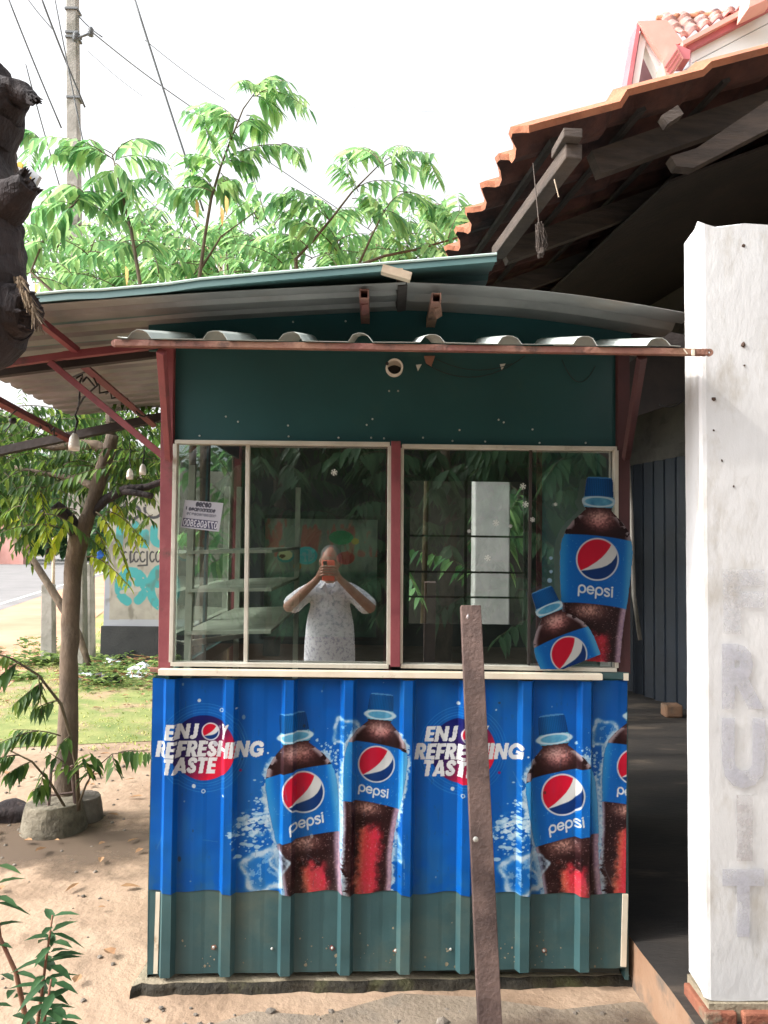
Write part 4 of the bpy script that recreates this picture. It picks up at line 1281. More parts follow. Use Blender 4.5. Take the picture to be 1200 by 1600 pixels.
mixc(img, sstep(.5,.6,n1)*(v < 870)*0.7, [170,85,75])
mixc(img, sstep(888,900,v)*0.85, np.stack([35+40*n2, 60+50*n2, 55+35*n2], 1))
def plate(cx_, cy_, rx, ry, c):
    d = np.hypot((u-cx_)/rx, (v-cy_)/ry); mixc(img, sstep(1.05, .95, d), c)
plate(446,869,13,10,[60,130,125]); plate(446,867,11,8,[225,215,130]); plate(441,869,5,3,[90,50,30])
plate(479,868,17,14,[70,190,180])
mixc(img, (np.hypot((u-479)/13,(v-868)/10) < 1)*(vnoise(u, v, 3.0) > .5)*0.6, [150,225,215])
plate(533,840,19,11,[30,140,85]); plate(540,872,14,10,[190,60,60]); plate(555,846,6,5,[200,150,60]); plate(465,885,6,5,[220,120,40])
grid_obj('poster_print', gx, np.full(gx.shape, YP_-0.001), gz, np.clip(img*1.45, 0, 255), M['artflat'], poster)

# notice stuck on the left pane (seen from the back, writing mirrored)
YN = YK+0.008
gw = 110; gh = 70
s_, t_ = np.meshgrid(np.linspace(0, 1, gw), np.linspace(0, 1, gh))
c00, c10, c11, c01 = (289,781), (349,786), (342,831), (282,824)
NX = (c00[0]*(1-s_)+c10[0]*s_)*(1-t_)+(c01[0]*(1-s_)+c11[0]*s_)*t_
NYp = (c00[1]*(1-s_)+c10[1]*s_)*(1-t_)+(c01[1]*(1-s_)+c11[1]*s_)*t_
X, Yw, Z = to_world(NX, NYp, YN)
img = np.zeros((s_.size, 3)); img[:] = [186,186,196]
su, tu = s_.ravel()*60, t_.ravel()*42
dark_ = [48,48,66]
def glyph_row(x0, x1, y, h, n, seed, c, th=0.8):
    R = random.Random(seed); wd = (x1-x0)/n
    for i in range(n):
        cx_ = x0+wd*(i+.5); k = R.randrange(4); st = []
        st.append(arc(cx_, y, wd*.36, h*.42, R.uniform(0,160), R.uniform(300,420), 8))
        if k == 0: st.append([(cx_-wd*.2, y), (cx_+wd*.25, y)])
        if k == 1: st.append(arc(cx_+wd*.1, y-h*.1, wd*.15, h*.2, 0, 300, 6))
        if k == 2: st.append([(cx_+wd*.4, y-h*.4), (cx_+wd*.4, y+h*.4)])
        for q in st: mixc(img, sstep(th+.3, th-.3, polydist(su, tu, q)), c)
glyph_row(18, 42, 5, 7, 5, 1, dark_, 1.0)
glyph_row(8, 50, 13, 5, 10, 2, dark_, .7)
glyph_row(6, 52, 20, 4, 12, 3, [110,110,125], .6)
mixc(img, ((tu > 27) & (tu < 40) & (su > 2) & (su < 56)).astype(float), [66,66,96])
mixc(img, text_mask(60-su, tu, '0776063800', 4, 28, 57, 39, offset=0.01), [215,215,225])
glyph_row(4, 4.6, 12, 5, 1, 5, dark_, .6)
nt_ = grid_obj('paper_notice', X, Yw, Z, img, M['artflat'], None)
tag(nt_, 'tilted grey paper notice with mirrored writing stuck inside the left glass pane', 'notice')

# ---- bottle cut-outs standing on the sill, against the right pane
def cutout(name, Y, ox, oy, phi, sc, full, slant, label, bx, clip, gl=0):
    pxs = np.arange(bx[0], bx[1], 0.62); pys = np.arange(bx[2], bx[3], 0.62)
    U, V = np.meshgrid(pxs, pys); X, Yw, Z = to_world(U, V, Y)
    img = np.zeros((U.size, 3)); img[:] = [30,40,60]
    m = bottle(img, U.ravel(), V.ravel(), ox, oy, phi, sc, 0.0, 7, gl, full, slant)
    keep = (m > 0.5)
    # drops on the left rim of the label
    du = U.ravel()-ox; dv = V.ravel()-oy
    for (a, b, r) in clip:
        dd = np.hypot(U.ravel()-a, V.ravel()-b); k = dd < r
        img[k & ~keep] = [150,185,210]; keep |= k
    img = img*np.array([0.80,0.80,0.80])
    th = thing(name, label, 'advert cutout', P((bx[0]+bx[1])/2, 1046, Y))
    grid_obj('printed_face', X, Yw, Z, img, M['art'], th, keep.reshape(U.shape))
    grid_obj('backing_board', X, Yw+0.003, Z, img*0+150, M['artflat'], th, keep.reshape(U.shape))
    return th
cutout('bottle_cutout', YK-0.022, 937, 746, rad(-2.5), 1.0, 288, -0.06,
       'tall bottle shaped advert board with dark blue cap at the right pane', (850,990,742,1046), ((861,872,3),(861,893,3),(859,907,4)), rad(-2))
cutout('bottle_cutout', YK-0.034, 846, 921, rad(22), 0.86, 150, 0.0,
       'short tilted bottle shaped advert board leaning left of the tall one', (818,962,910,1046), (), rad(-26))

# ================================================================== LEANING STEEL POST
pt = P(735, 947, 1.92); ptb = PZ(801, 1890, 0.0)
pb_ = P(765, 1600, 1.66); d = (pb_-pt); kk = (pt.z+0.02)/(-d.z); pbot = pt + d*kk
mb = MB()
d = (pbot-pt).normalized(); r = d.cross(Vector((0,1,0))).normalized()*0.025; q = r.cross(d).normalized()*0.012
vs = []
for p in (pt, pbot):
    for a, b in ((-1,-1),(1,-1),(1,1),(-1,1)): vs.append(p+r*a+q*b)
mb.add(vs, [(0,1,2,3),(7,6,5,4),(0,4,5,1),(1,5,6,2),(2,6,7,3),(3,7,4,0)])
o = thing('steel_post', 'rusty brown steel post leaning in front of the kiosk', 'post', pbot)
mb.build('post_bar', M['rust'], o, bevel=0.002)
mb = MB(); mb.lathe([(0.006,0),(0.006,0.002),(0.002,0.004)], P(742,1308,1.75)+Vector((0,-0.012,0)), 10, rot=rotx); mb.build('bolt', M['screw'], o)
mb = MB(); ico(mb, P(731,966,1.90), 0.006, 3, (.8,.4,1.8), .4, 1); ico(mb, P(727,985,1.90), 0.004, 5, (1,.4,1), .4, 1); build_each(mb, 'weld_drip', mat('weld_metal', (0.35,0.3,0.3), None, rough=0.35, metal=0.4), o, smooth=True)

# ================================================================== HANGING LAMP SOCKETS
def socket(px, py, Y, label, topy, s=1.0):
    c = P(px, py, Y)
    o = thing('lamp_socket', label, 'lamp socket', c, 'bare lamp sockets hanging under the lean-to roof')
    mb = MB(); mb.smooth = True
    k = s*Y/F
    mb.lathe([(2*k,0),(8*k,0.4*k),(8.2*k,-0.2*k),(8.5*k,9*k),(8*k,10*k),(8*k,11.5*k),(8.3*k,12.5*k),(7*k,20*k),(3.5*k,26*k),(2*k,27*k)], c-Vector((0,0,14*k)), 20)
    mb.build('socket_body', M['porcelain'], o)
    R = random.Random(int(px))
    tp_ = P(px+R.uniform(-2,14), topy, Y)
    pts = [c+Vector((0,0,12*k))]
    for i in range(1, 9):
        t = i/9; pts.append(pts[0].lerp(tp_, t)+Vector((R.uniform(-3,3)*k,0,0)))
    pts.append(tp_)
    cable('cord', pts, 1.2*k, M['black'], o)
    pts2 = [p+Vector((R.uniform(-3,3)*k, 0.002, 0)) for p in pts]; cable('cord', pts2, 1.0*k, M['black'], o)
socket(116, 690, 2.95, 'cream lamp socket hanging nearest on twisted black cord', 590)
socket(203, 740, 3.85, 'faint lamp socket hanging by the branch, left of a pair', 690, 0.62)
socket(223, 733, 3.85, 'faint lamp socket hanging by the branch, right of a pair', 690, 0.62)
mb = MB(); mb.tube([P(112,590,2.95), P(140,578,2.9), P(152,602,2.9), P(130,622,2.95), P(120,640,2.95)], 0.004, 5)
tag(mb.build('cable_loop', M['black'], recalc=False, smooth=True), 'black cable loop tied above the nearest lamp socket', 'cable')
mb = MB(); ico(mb, P(20,657,3.0), 0.016, 4, (1,1,.7), .3, 2); mb.tube([P(20,657,3.0), P(8,676,3.0)], 0.003, 5); mb.tube([P(14,652,3.0), P(26,640,3.0)], 0.003, 5)
tag(mb.build('clip_lamp', M['black'], recalc=False, smooth=True), 'small black clip on a wire under the lean-to roof edge', 'clip')

# ================================================================== SHOP WITH VERANDAH (right)
shop = thing('shop_building', 'whitewashed shop with dark verandah, clay tile roof and faded FRUIT lettering', 'shop', (2.0, 4.5, 0))
FZ = 0.155
E0 = P(832, 218, 2.45)
E1 = PZ(716, 402, E0.z)
e = (E1-E0); e.z = 0; e.normalize()
hdir = Vector((e.y, -e.x, 0))
dv = ray(1200, 92)
kk = (E0-Vector((0,0,CAM_H))).dot(e)/(dv.dot(e))
V1 = Vector((0,0,CAM_H))+dv*kk
slope = (V1.z-E0.z)/((V1-E0).dot(hdir))
sdir = (hdir+Vector((0,0,slope))).normalized()
nrm = sdir.cross(e).normalized()
if nrm.z < 0: nrm = -nrm
mb = MB()
NU, NV = 96, 190
LU, LV = 3.9, 6.2
R = random.Random(1)
jit = [[R.uniform(-1,1) for _ in range(40)] for _ in range(20)]
for i in range(NU+1):
    u = LU*i/NU
    for j in range(NV+1):
        v = LV*j/NV-0.02
        ph = (v/0.205) % 1.0
        wv = math.sin(math.pi*ph/0.55) if ph < 0.55 else -0.45*math.sin(math.pi*(ph-0.55)/0.45)
        c = int((u+0.001)/0.34); fr = (u/0.34)-c
        jj = jit[min(c,19)][int(v/0.205) % 40]
        h = 0.034*wv + 0.022*(1-fr) + 0.006*jj
        uu = u + (0.012*jj if i == 0 else 0) + (-0.025*max(0, wv) if i == 0 else 0)
        mb.v.append(tuple(E0+sdir*uu+e*v+nrm*(h+0.02)))
w_ = NV+1
for i in range(NU):
    for j in range(NV): mb.f.append((i*w_+j, i*w_+j+1, (i+1)*w_+j+1, (i+1)*w_+j))
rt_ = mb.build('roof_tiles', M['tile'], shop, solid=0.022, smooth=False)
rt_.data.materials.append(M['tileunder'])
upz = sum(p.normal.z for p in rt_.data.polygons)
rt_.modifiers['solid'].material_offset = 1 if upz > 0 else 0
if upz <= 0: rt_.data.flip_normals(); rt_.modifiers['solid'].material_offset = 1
# rafters and battens under the tiles
rt = MB()
for k in range(9):
    v = 0.22+0.75*k
    a = E0+e*v+sdir*(-0.0 if k else 0.12)-nrm*0.075; rt.beam(a+sdir*0.18, a+sdir*3.8, 0.05, 0.09, nrm)
rt.build('rafters', M['wood'], shop)
bt_ = MB()
for k in range(11):
    a = E0+sdir*(0.1+0.34*k)-nrm*0.004; bt_.beam(a+e*0.05, a+e*6.0, 0.03, 0.014, nrm)
bt_.build('battens', M['darkwood'], shop)
# second sheet of dark boards below (ceiling of the verandah)
mb = MB(); a = E0+sdir*0.75-nrm*0.15
mb.prism([a+e*0.5, a+e*6.1, a+e*6.1+sdir*3.0, a+e*0.5+sdir*3.0], nrm*0.01); mb.build('ceiling_boards', M['darkwood'], shop)
# wall plate sticking out under the verge
wp0 = P(897, 236, 2.35); wp1 = PZ(778, 396, wp0.z)
mb = MB(); dd = (wp1-wp0)
mb.beam(wp0, wp0+dd*1.0, 0.055, 0.05); wpl = mb.build('wall_plate_or_shade_bar', M['wood'], shop, bevel=0.004)
mb = MB(); mb.beam(wp0+Vector((-0.012,-0.035,0.04)), wp0+Vector((-.02,.1,.04)), 0.06, 0.03); mb.build('plate_end', M['wood'], shop, bevel=0.003)
rr0 = P(1048, 244, 2.62); rr1 = P(1215, 168, 2.62)
mb = MB(); mb.prism([rr0, rr0+Vector((0.02,0,-0.035)), rr0+Vector((0.08,0,-0.04)), rr1+Vector((0,0,-0.06)), rr1+Vector((0,0,0.05)), rr0+Vector((0.09,0,0.03))], (0,0.05,0)); mb.build('rafter_board', M['wood'], shop)
mb = MB(); mb.beam(P(1035,192,2.5), P(1060,176,2.5), 0.04, 0.035); mb.build('rafter_end', M['wood'], shop)
# hanging frayed rope / nest
mb = MB(); R = random.Random(8); c = P(842, 372, 2.5)
for i in range(36):
    a = c+Vector((R.uniform(-.012,.012),R.uniform(-.01,.01),R.uniform(.02,.06))); mb.tube([a, a+Vector((R.uniform(-.01,.02),0,-.05)), c+Vector((R.uniform(-.004,.014),0,-.05-R.random()*.02))], 0.0012, 3)
ico(mb, c+Vector((.008,0,-.045)), .013, 3, (.8,.7,1.3), .3)
mb.tube([c+Vector((0,0,.05)), c+Vector((-.01,0.05,.28))], 0.002, 4)
tag(mb.build('frayed_rope', M['wood'], recalc=False), 'frayed bit of rope hanging under the tiled eave', 'rope')
mb = MB(); mb.tube([P(866,280,2.3), P(873,308,2.3)], 0.0018, 5); mb.build('splinter', M['palewood'], shop)

# white wall end (FRUIT)
YW = 2.2
wnear = P(1100, 1000, YW).x; wfar = P(1073, 1000, YW+0.15).x
zt_ = P(1130, 352, YW).z; zb_ = P(1100, 1562, YW).z
mb = MB()
cols_ = [(wfar, YW+0.15), (wfar+(wnear-wfar)*.33, YW+.10), (wfar+(wnear-wfar)*.66, YW+.05), (wnear-0.004, YW+0.012), (wnear+0.002, YW+0.003), (wnear+0.012, YW)]
xx = wnear+0.05
while xx < 1.75: cols_.append((xx, YW)); xx += 0.04
cols_.append((1.75, YW)); cols_.append((1.75, YW+0.15)); cols_.append((wfar+0.02, YW+0.16))
NZ = 90; nc_ = len(cols_)
from mathutils import noise as mn
for i in range(NZ+1):
    z = zb_+(zt_-zb_)*i/NZ
    for j, (x, y) in enumerate(cols_):
        q = mn.noise(Vector((x*6, y*6, z*5)))*0.0014+mn.noise(Vector((x*20, y*20, z*18)))*0.0007
        k = 1 if j < nc_-3 else 0
        zz = z
        if i == NZ: zz += (mn.noise(Vector((x*22, 3, 1)))*0.03-0.012*abs(mn.noise(Vector((x*60,1,2)))))
        if i == 0: zz += mn.noise(Vector((x*18, 7, 1)))*0.02
        mb.v.append((x+(q if j < 4 else 0), y-(q*k if j >= 3 else 0), zz))
for i in range(NZ):
    for j in range(nc_):
        q = (j+1) % nc_
        mb.f.append((i*nc_+j, i*nc_+q, (i+1)*nc_+q, (i+1)*nc_+j))
mb.f.append(tuple(range(nc_-1, -1, -1))); mb.f.append(tuple(NZ*nc_+j for j in range(nc_)))
wall = mb.build('lettered_wall', M['white'], shop)
# dark bar added over the wall to stand in for the shaded gap
mb = MB(); mb.beam((wfar+.03, YW+0.11, zt_+0.015), (1.75, YW+0.11, zt_+0.015), 0.05, 0.04); mb.build('wall_plate_or_shade_bar', M['darkwood'], shop)
# nail holes
mb = MB()
for (a, b, r) in ((1162,384,.005),(1162,538,.007),(1163,571,.003),(1115,623,.006),(1115,672,.003),(1084,581,.005),(1128,720,.003),(1146,760,.003),(1086,655,.003)):
    ico(mb, P(a, b, YW-0.001 if a > 1100 else YW+.09), r, int(a+b), (1,.5,1.2), .5, 1)
build_each(mb, 'nail_hole', mat('rusty_hole', (0.06,0.035,0.025), None, rough=0.9), wall)
# ghost lettering
def ghostmat(name, col, lo, hi, sc):
    m = bpy.data.materials.new(name); m.use_nodes = True; n = m.node_tree; N = n.nodes; L = n.links; b = N['Principled BSDF']
    b.inputs['Base Color'].default_value = (*col, 1); b.inputs['Roughness'].default_value = 0.9
    tc = N.new('ShaderNodeTexCoord'); t = N.new('ShaderNodeTexNoise'); t.inputs['Scale'].default_value = sc; t.inputs['Detail'].default_value = 8; t.inputs['Roughness'].default_value = 0.75
    L.new(tc.outputs['Object'], t.inputs['Vector'])
    mr = N.new('ShaderNodeMapRange'); mr.inputs['From Min'].default_value = 0.4; mr.inputs['From Max'].default_value = 0.6
    mr.inputs['To Min'].default_value = lo; mr.inputs['To Max'].default_value = hi
    L.new(t.outputs['Fac'], mr.inputs[0]); L.new(mr.outputs[0], b.inputs['Alpha']); return m
gm = ghostmat('faded_grey_paint', (0.42,0.42,0.48), 0.35, 0.8, 22)
gm2 = ghostmat('very_faded_paint', (0.46,0.46,0.50), 0.12, 0.6, 26)
gmb = ghostmat('faded_brown_paint', (0.38,0.35,0.36), 0.15, 0.7, 24)
for (ch, x0, y0, x1, y1, m) in (("F",1130,890,1194,990,gm2),("R",1128,1006,1194,1108,gm),("U",1128,1122,1196,1232,gm),("I",1151,1242,1176,1345,gmb),("T",1129,1358,1194,1464,gm)):
    co, tr = text_tris(ch, offset=0.055); mn_ = co.min(0); mx_ = co.max(0)
    mb = MB(); vs = []
    for c in co:
        vs.append(P(x0+(c[0]-mn_[0])/(mx_[0]-mn_[0])*(x1-x0), y1-(c[1]-mn_[1])/(mx_[1]-mn_[1])*(y1-y0), YW-0.0085))
    mb.add(vs, [tuple(t) for t in tr]); mb.build('painted_letter', m, wall, recalc=False)
# plinth, bricks and verandah floor
a0 = PZ(984, 1462, FZ); a1 = PZ(1087, 1600, FZ)
dd = (a1-a0).normalized()
p_front = a1+dd*0.25; p_back = a0-dd*5.6
mb = MB()
edge = []; R = random.Random(7)
for i in range(31):
    t = i/30; p = p_front.lerp(p_back, t); edge.append((p.x+R.uniform(-.004,.004), p.y, FZ))
poly = edge+[(3.4, p_back.y, FZ), (3.4, p_front.y, FZ)]
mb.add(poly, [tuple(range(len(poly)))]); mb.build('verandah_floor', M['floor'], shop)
mb = MB()
for i in range(30):
    (x0_, y0_, z0_), (x1_, y1_, z1_) = edge[i], edge[i+1]
    mb.add([(x0_,y0_,FZ),(x1_,y1_,FZ),(x1_-.0,y1_,-.02),(x0_-.0,y0_,-.02)], [(0,1,2,3)])
mb.add([(edge[0][0],edge[0][1],FZ),(3.4,edge[0][1],FZ),(3.4,edge[0][1],-.02),(edge[0][0],edge[0][1],-.02)], [(0,1,2,3)])
mb.build('plinth_face', M['plinth'], shop)
mb = MB(); R = random.Random(3)
x = P(1050,1590,YW).x+0.02; 
for row in range(4):
    z = zb_-0.075-row*0.064; xx = wnear-0.004-(0.0 if row % 2 else 0.10)
    while xx < 1.7:
        l = 0.19+R.uniform(-.02,.02)
        mb.box((max(xx, wnear-.012+R.uniform(-.01,.004)), YW-0.022+R.uniform(-.008,.008), z), (min(xx+l,1.75), YW+0.13, z+0.052+R.uniform(-.004,.004))); xx += l+0.014
build_each(mb, 'brick', M['brick'], wall, bevel=0.006)
mb = MB(); mb.box((wnear+.002, YW-0.010, -0.02), (1.75, YW+0.14, zb_-0.005)); mb.build('mortar', M['slab'], wall)
# broken mortar lumps between the kiosk and the step
mb = MB(); R = random.Random(13)
for i in range(16):
    p = PZ(R.uniform(972,996), R.uniform(1448,1530), 0.0); ico(mb, (p.x, p.y, R.uniform(0,.09)), R.uniform(.015,.03), i, (1,1,1), .5, 2)
tag(mb.build('rubble', M['stone'], recalc=False), 'crumbled dark rubble between the kiosk corner and the ochre step', 'rubble', kind='stuff')
# inner wall with folding shutters
q0 = PZ(1066, 1108, FZ); q1 = PZ(988, 1082, FZ)
# the shutter line runs with the building
wd = (q1-q0); wd.z = 0; wd.normalize(); hd2 = Vector((wd.y, -wd.x, 0))
Wp = lambda s, z: Vector((q0.x, q0.y, 0))+wd*s+Vector((0,0,z))
zs = P(1030, 712, q0.y).z
mb = MB(); n = 46; s0_, s1_ = -1.6, 2.2; per = (s1_-s0_)/n
prev = []
for i in range(n+1):
    s = s0_+per*i; off = hd2*(0.035 if i % 2 else -0.0)
    prev.append(Wp(s, 0)+off)
mb.add([p+Vector((0,0,FZ)) for p in prev]+[p+Vector((0,0,zs)) for p in prev], [(i, i+1, n+2+i, n+1+i) for i in range(n)])
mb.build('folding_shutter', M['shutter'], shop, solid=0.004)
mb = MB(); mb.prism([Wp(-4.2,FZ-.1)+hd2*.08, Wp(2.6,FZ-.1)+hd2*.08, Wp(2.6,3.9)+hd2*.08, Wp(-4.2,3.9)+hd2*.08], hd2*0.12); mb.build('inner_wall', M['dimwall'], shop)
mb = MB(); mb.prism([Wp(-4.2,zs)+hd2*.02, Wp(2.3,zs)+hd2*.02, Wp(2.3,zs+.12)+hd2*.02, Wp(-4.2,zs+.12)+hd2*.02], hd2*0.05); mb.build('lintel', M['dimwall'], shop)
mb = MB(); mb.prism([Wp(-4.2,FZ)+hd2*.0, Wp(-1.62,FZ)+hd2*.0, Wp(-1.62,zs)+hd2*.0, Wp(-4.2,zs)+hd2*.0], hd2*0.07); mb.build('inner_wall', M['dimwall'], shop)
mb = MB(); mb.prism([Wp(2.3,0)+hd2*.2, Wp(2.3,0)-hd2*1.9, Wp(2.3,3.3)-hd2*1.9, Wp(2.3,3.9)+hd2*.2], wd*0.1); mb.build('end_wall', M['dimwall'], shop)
mb = MB(); mb.prism([P(940,545,4.4), P(1110,535,4.4), P(1110,612,4.4), P(940,668,4.4)], (0,0.05,0)); mb.build('hanging_board', M['darkwood'], shop)
cable('conduit', [P(984,640,4.3), P(979,700,4.3), P(986,800,4.3), P(990,930,4.3), P(1000,1000,4.3)], 0.012, M['concrete'], shop)
mb = MB(); b0 = PZ(1052, 1122, FZ); mb.box((b0.x-.06, b0.y, FZ), (b0.x+.08, b0.y+.12, FZ+.10)); blk = mb.build('door_block', M['plinth'], None, bevel=0.015)
tag(blk, 'small ochre block lying on the dark verandah floor by the shutters', 'block')
cable('hanging_wire', arcpx((1030,632),(1072,622),8,4.2), 0.004, M['black'], shop)

# post seen through the back window of the kiosk
vp = thing('white_pillar', 'white pillar behind the kiosk seen through its right pane', 'pillar', (P(768,1000,5.6).x, 5.6, 0))
mb = MB(); xa, xb = P(741,900,5.6).x, P(797,900,5.6).x
mb.box((xa, 5.6, 0), (xb, 5.8, 2.0)); mb.build('pillar_shaft', M['hotpost'], vp, bevel=0.01)
mb = MB(); mb.box((xa-.03, 5.57, 0), (xb+.03, 5.83, 0.12)); mb.build('pillar_base', M['hotpost'], vp)
vp2 = thing('concrete_pillar', 'mottled grey pillar behind the kiosk at the top right pane corner', 'pillar', (P(930,1000,7.0).x, 7.0, 0))
mb = MB(); mb.box((P(905,800,7.0).x, 7.0, 0), (P(955,800,7.0).x, 7.2, 2.9)); mb.build('pillar_shaft', M['hotpost'], vp2, bevel=0.01)

# ================================================================== HOUSE (top right)
YH = 12.0
house = thing('house', 'white house with pink roof trim rising behind the tiled shop roof', 'house', (P(1150,400,YH).x+1.0, YH+2, 0))
def hp(name, pts, m, dy, Y=YH, d=None):
    mb = MB(); mb.prism([P(a, b, Y) for a, b in pts], d or (0, dy*2, 0)); return mb.build(name, m, house)
hp('verge_board', [(996,36),(1001,40),(980,174),(973,172)], M['pink'], 0.18)
hp('verge_board', [(1002,44),(1010,60),(986,200),(980,180)], M['housewhite'], 0.10, YH+0.08)
hp('verge_board', [(1003,38),(1012,58),(1044,124),(1040,140),(1003,60)], M['housewhite'], 0.10, YH+0.12)
hp('gable_wall', [(1008,70),(1045,150),(1030,200),(984,200)], M['brown'], 0.08, YH+0.6)
hp('roof_slope_board', [(997,33),(1042,31),(1068,66),(1055,70),(1040,100),(1036,92)], M['pinkpale'], 0.05, YH-0.04)
hp('gutter_box', [(1055,68),(1079,78),(1078,92),(1068,92)], M['pink'], 0.16, YH-0.24)
gb = hp('gutter_box', [(1035,97),(1055,68),(1068,91),(1042,124)], M['pinkpale'], 0.14, YH-0.28)
mb = MB()
for k in (0.25, 0.5, 0.75):
    a = P(1036+14*k*.9, 99+24*k, YH-0.295); b = P(1056+14*k*.8, 70+24*k, YH-0.295); mb.beam(a, b, 0.012, 0.024, (0,1,0))
mb.build('gutter_groove', M['pink'], gb)
# long rising trim with white boards below
hp('long_fascia', [(1066,66),(1215,-12),(1215,8),(1080,78)], M['pink'], 0.12, YH-0.10)
hp('long_fascia', [(1066,64),(1215,-16),(1215,-7),(1068,70)], M['pinkpale'], 0.2, YH-0.2)
hp('soffit_board', [(1080,79),(1215,9),(1215,28),(1081,98)], M['housewhite'], 0.06, YH+0.0)
hp('soffit_board', [(1081,99.5),(1215,29.5),(1230,100),(1060,175),(1060,115)], M['housewhite'], 0.06, YH+0.0)
hp('roof_corner', [(1175,-20),(1215,-30),(1215,-9),(1170,12)], M['pinkpale'], 0.2, YH-0.6)
# tiles between the boards
mb = MB(); A = P(1026, 29, YH+0.25); B = P(1150, 22, YH+0.45); Cc = P(1066, 64, YH+0.02); D = P(1150, 25, YH+0.1)
nn = 40
for i in range(nn+1):
    t = i/nn
    for j in range(13):
        s = j/12
        p = A.lerp(B, t)*(1-s)+P(1062+90*t, 66-46*t, YH+0.0)*s
        h = 0.07*abs(math.sin(t*math.pi*5+s*1.1))+0.04*((s*3) % 1)
        mb.v.append(tuple(p+Vector((0,-h,h*0.6))))
for i in range(nn):
    for j in range(12): mb.f.append((i*13+j, i*13+j+1, (i+1)*13+j+1, (i+1)*13+j))
mb.build('roof_tiles', mat('grey_red_tile', (0.22,0.14,0.14), (0.5,0.25,0.2), 9, 0.8, c3=(0.65,0.5,0.45), s3=11), house, solid=0.03)
mb = MB(); mb.smooth = True
for k in range(4):
    a = P(1026+32*k, 29-2*k, YH+0.2); b = P(1060+32*k, 27-2*k, YH+0.2); mb.tube([a, a.lerp(b,.8), a.lerp(b,.82), b], [0.045,0.045,0.06,0.06], 10)
mb.build('ridge_tiles', M['tile'], house)
# body of the house below, hidden by the shop roof but really there
mb = MB(); x0 = P(1085,200,YH+.6).x; mb.box((x0, YH+0.7, 0), (x0+7, YH+7, P(1100,120,YH+.6).z)); mb.build('house_wall', M['housewhite'], house)
mb = MB(); gzz = P(1000,199,YH+.6).z; mb.box((P(986,199,YH+.6).x, YH+0.61, 0), (x0-0.003, YH+1.0, gzz)); mb.build('house_wall', M['housewhite'], house)

# ================================================================== UTILITY POLE AND WIRES
YU = 9.0
pole = thing('utility_pole', 'tall grey concrete utility pole behind the saplings', 'utility pole', (P(125,900,YU).x, YU, 0))
mb = MB(); a = P(113,-60,YU); b = Vector((P(127,900,YU).x, YU, 0)); 
wa, wb = 0.125, 0.19
vs = []
for p, w2 in ((a, wa/2), (b, wb/2)):
    for sx, sy in ((-1,-1),(1,-1),(1,1),(-1,1)): vs.append(p+Vector((sx*w2, sy*w2*.8, 0)))
mb.add(vs, [(0,1,2,3),(7,6,5,4),(0,4,5,1),(1,5,6,2),(2,6,7,3),(3,7,4,0)])
mb.build('pole_shaft', M['concrete'], pole, bevel=0.015)
mb = MB()
for yy in (18, 55, 62, 156):
    c = P(114+yy*.02, yy, YU); mb.box((c.x-.078, c.y-.07, c.z-.012), (c.x+.078, c.y+.07, c.z+.012))
build_each(mb, 'steel_band', M['wire'], pole)
mb = MB(); mb.smooth = True
for (x, y) in ((118,58),(142,50)):
    c = P(x, y, YU-.1); mb.lathe([(0.01,-.05),(.035,-.045),(.02,-.02),(.04,-.01),(.02,.015),(.035,.03),(.015,.06)], c, 12)
mb.beam(P(118,60,YU-.1), P(142,52,YU-.1), .02, .02)
mb.build('insulator', M['wire'], pole)
def wire(a, b, Ya, Yb, r, label, grp='thin overhead wires running to the utility pole'):
    o = cable('overhead_wire', [P(a[0]+(b[0]-a[0])*t/8, a[1]+(b[1]-a[1])*t/8+3*math.sin(math.pi*t/8), Ya+(Yb-Ya)*t/8) for t in range(9)], r, M['wire'], None, 5)
    tag(o, label, 'wire', grp)
wire((207,-12),(318,330),7,7.5,0.011,'thick dark stay wire slanting down right of the pole')
wire((118,20),(160,58),9,9,0.008,'short wire from the pole top to the insulator')
wire((146,52),(300,168),9,11,0.008,'wire running down right from the insulator')
wire((300,168),(640,400),11,13,0.007,'far continuation of the insulator wire behind the leaves')
wire((226,62),(352,156),12,14,0.006,'faint thin wire high right of the stay wire')
wire((138,80),(222,150),12,14,0.005,'faintest short wire right of the pole')
wire((10,-10),(96,200),8,8.5,0.010,'leftmost wire crossing the sky corner')
wire((30,-20),(86,50),9,9,0.008,'wire bent at the top left near the pole')
wire((62,-10),(133,168),8,8.6,0.012,'dark wire passing just left across the pole')
wire((84,-10),(152,330),8,8.6,0.008,'wire crossing the pole face downwards')
wire((40,100),(96,300),8,8.6,0.008,'lower left wire behind the torn trunk')
wire((520,165),(740,175),16,16,0.002,'faint level wire in the middle of the sky')

# ================================================================== BROKEN DARK TRUNK (top left)
bt = thing('cut_tree', 'dark cracked trunk with sawn and torn stubs at the left edge', 'tree', (P(-250,1300,2.0).x, 2.0, 0))
Yt = 1.5
mb = MB(); mb.smooth = True
rr = []
pts = []
for (x, y, w) in ((-330,1750,110),(-280,1300,110),(-220,950,110),(-165,720,100),(-130,620,90),(-146,578,80),(-90,540,76),(-36,500,80),(-34,460,76),(-33,420,71),(-33,370,64),(-33,320,59),(-33,270,55),(-33,220,55),(-32,180,58),(-30,140,52),(-30,118,44),(-34,102,30)):
    pts.append(P(x, y, Yt+ (0.05 if y < 300 else 0))); rr.append(w*Yt/F)
